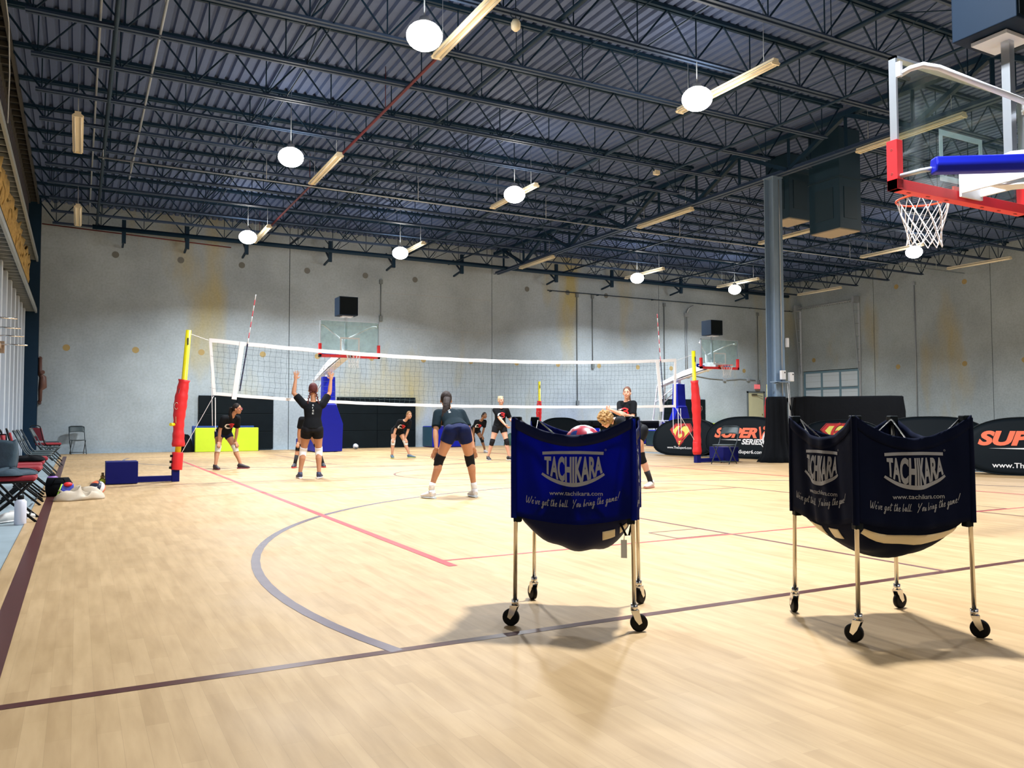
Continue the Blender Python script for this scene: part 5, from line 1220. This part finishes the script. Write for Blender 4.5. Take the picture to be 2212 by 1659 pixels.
person('person in glasses and black shirt crouching with hands on white knee pads, left of net', 1.62, (2.80, 18.55, .80), (2.92, 18.25, 1.13), (3.02, 18.15, 1.29), [(3.14, 18.38), (2.60, 18.25)], [(3.06, 18.12, .56), (2.66, 18.02, .56)], 165, 125, 'tan', (.012, .008, .007), 'pony', shorts=(.006, .008, .03), pads=(.60, .58, .50), shoe=(.02, .012, .02), sole=(.20, .03, .06), glasses=True, logo=True, head_tilt=0, toes=(115, 165))
person('person seen from behind with both arms raised at the net, white knee pads', 1.70, (3.72, 14.56, .90), (3.74, 14.59, 1.38), (3.74, 14.61, 1.59), [(3.54, 14.71), (3.85, 14.58)], [(3.46, 14.76, 1.78), (4.09, 14.71, 1.78)], 14, 14, 'tan', (.085, .022, .022), 'braids', shorts=(.006, .006, .008), pads=(.78, .78, .80), shoe=(.03, .04, .09), sole=(.75, .72, .72), fingers='up', elbow=((-1, .3, .3), (1, .3, .3)), back_text='RISE', shirt_len=.16, knee_out=.1, vox=.0052)
person('person in black socks and red-soled shoes mostly hidden behind the arms-up player', 1.60, (4.55, 18.25, .80), (4.50, 17.95, 1.10), (4.48, 17.80, 1.22), [(4.83, 17.95), (4.24, 18.1)], [(4.74, 17.8, .56), (4.27, 17.85, .56)], 195, 195, 'tan', (.02, .012, .01), 'pony', pads=(.01, .01, .012), shoe=(.02, .02, .03), sole=(.65, .03, .04), socks=(.01, .01, .012), sock_h=.2)
person('person seen from behind bending with hands on black knee pads, centre of the court', 1.66, (4.47, 9.93, .90), (4.50, 10.27, 1.16), (4.51, 10.38, 1.32), [(4.15, 10.08), (4.76, 9.98)], [(4.24, 10.28, .57), (4.86, 10.22, .56)], 20, 18, 'tan', (.020, .012, .012), 'pony', shirt=(.004, .012, .018), shorts=(.003, .008, .05), pads=(.008, .008, .010), shoe=(.70, .68, .68), sole=(.62, .70, .76), socks=(.75, .75, .75), sock_h=.08, back_text='ISE', knee_out=.45, toes=(340, 5), vox=.0055, hand_fwd=.0, hand_out=.075, tail_back=.055, tail=1.3, tips=(.16, .075, .035))
person('blond person in black shirt crouching with white knee pads by the black wall mat', 1.52, (7.78, 21.25, .76), (7.90, 20.95, 1.03), (7.97, 20.85, 1.17), [(8.04, 21.0), (7.57, 21.1)], [(8.03, 20.82, .54), (7.62, 20.88, .54)], 188, 178, 'mid', (.22, .12, .05), 'pony', pads=(.62, .60, .56), shoe=(.06, .12, .18), sole=(.55, .60, .20), logo=True, vox=.0075, toes=(125, 190))
person('dark-haired person in black shirt crouching with hands on black knee pads, farthest back', 1.48, (11.12, 23.3, .74), (11.20, 23.0, 1.02), (11.27, 22.9, 1.17), [(11.40, 23.15), (10.99, 23.05)], [(11.36, 22.9, .53), (11.0, 22.88, .53)], 194, 175, 'brown', (.012, .008, .007), 'pony', pads=(.01, .01, .012), shoe=(.70, .70, .72), sole=(.7, .7, .72), logo=True, vox=.0075)
person('short-haired blond person standing upright in black with black knee pads', 1.62, (9.59, 18.62, .87), (9.62, 18.60, 1.345), (9.60, 18.56, 1.53), [(9.78, 18.45), (9.32, 18.75)], [(9.82, 18.33, .99), (9.62, 18.34, .90)], 196, 178, 'fair', (.45, .36, .22), 'short', pads=(.01, .01, .012), shoe=(.015, .015, .02), sole=(.7, .7, .7), logo=True, fingers='fist', elbow=((.3, .4, -.4), (-.5, .4, -.3)), vox=.0075, toes=(120, 190))
person('person with a long brown ponytail standing behind the bending player, forearms raised', 1.66, (9.52, 13.0, .92), (9.47, 12.95, 1.40), (9.44, 12.90, 1.56), [(9.45, 13.15), (9.62, 12.85)], [(9.24, 12.66, 1.13), (9.08, 12.95, 1.23)], 250, 226, 'fair', (.13, .06, .04), 'pony', fingers='fist', logo=True, elbow=((.6, .2, -.5), (.6, -.2, -.5)), vox=.0075)
person('curly-haired person in black bending forward, half hidden behind the blue ball cart', 1.66, (7.50, 9.98, .87), (7.14, 10.12, 1.03), (6.99, 10.10, 1.04), [(7.16, 9.80), (7.74, 9.98)], [(6.99, 9.75, .60), (7.34, 10.12, .52)], 283, 345, 'fair', (.34, .20, .08), 'curly', pads=(.008, .008, .010), shoe=(.65, .62, .62), sole=(.60, .25, .18), socks=(.01, .01, .012), sock_h=.17, toes=(300, 245), vox=.0075, head_tilt=45)

def small_bags():
    p = at(1699, 992); cloth_heap('sports_bag', 'pale teal bag on the floor at the right foot of the wrapped column', (15.68, 14.2, 0), .30, .24, .34, mat('bag_teal', (.16, .36, .36), .6), 12)
    cloth_heap('sports_bag', 'small dark green bag on the floor at the far wall behind the standing blond person', (15.4, 28.9, 0), .6, .4, .42, mat('bag_green', (.02, .08, .07), .7), 4)
    cloth_heap('sports_bag', 'dark bag slumped at the left end of the lime green mat', (3.15, 28.7, 0), .42, .4, .5, BLACKF, 8)
small_bags()
def ceiling_camera():
    t = thing('ceiling_camera', 'small white camera hanging from a dark cable loop near the top centre', 'camera', (5.75, 10.6, 7.05))
    a = MB(); a.tube([(0, 0, .02), (0, 0, .95)], .008, 6); obj('hanger', a, PIPE, t)
    a = MB(); a.tube([(.09*math.cos(k*PI/10), 0, .14+.09*math.sin(k*PI/10)) for k in range(20)], .008, 6, ring=True); obj('cable_loop', a, PIPE, t)
    a = MB(); a.tube([(0, 0, .05), (0, 0, 0), (0, 0, -.08), (0, 0, -.12)], [.05, .075, .07, .03], 14); obj('dome', a, CREAM, t)
    t = thing('ceiling_camera', 'small pale camera on a bracket between the second lamp row and the column', 'camera', (12.2, 15.6, 7.08))
    a = MB(); a.beam((0, 0, .09), (.12, 0, .0), .03, .03); obj('bracket', a, PIPE, t); a = MB(); a.box((.16, 0, -.02), (.14, .1, .1)); obj('housing', a, CREAM, t)
ceiling_camera()
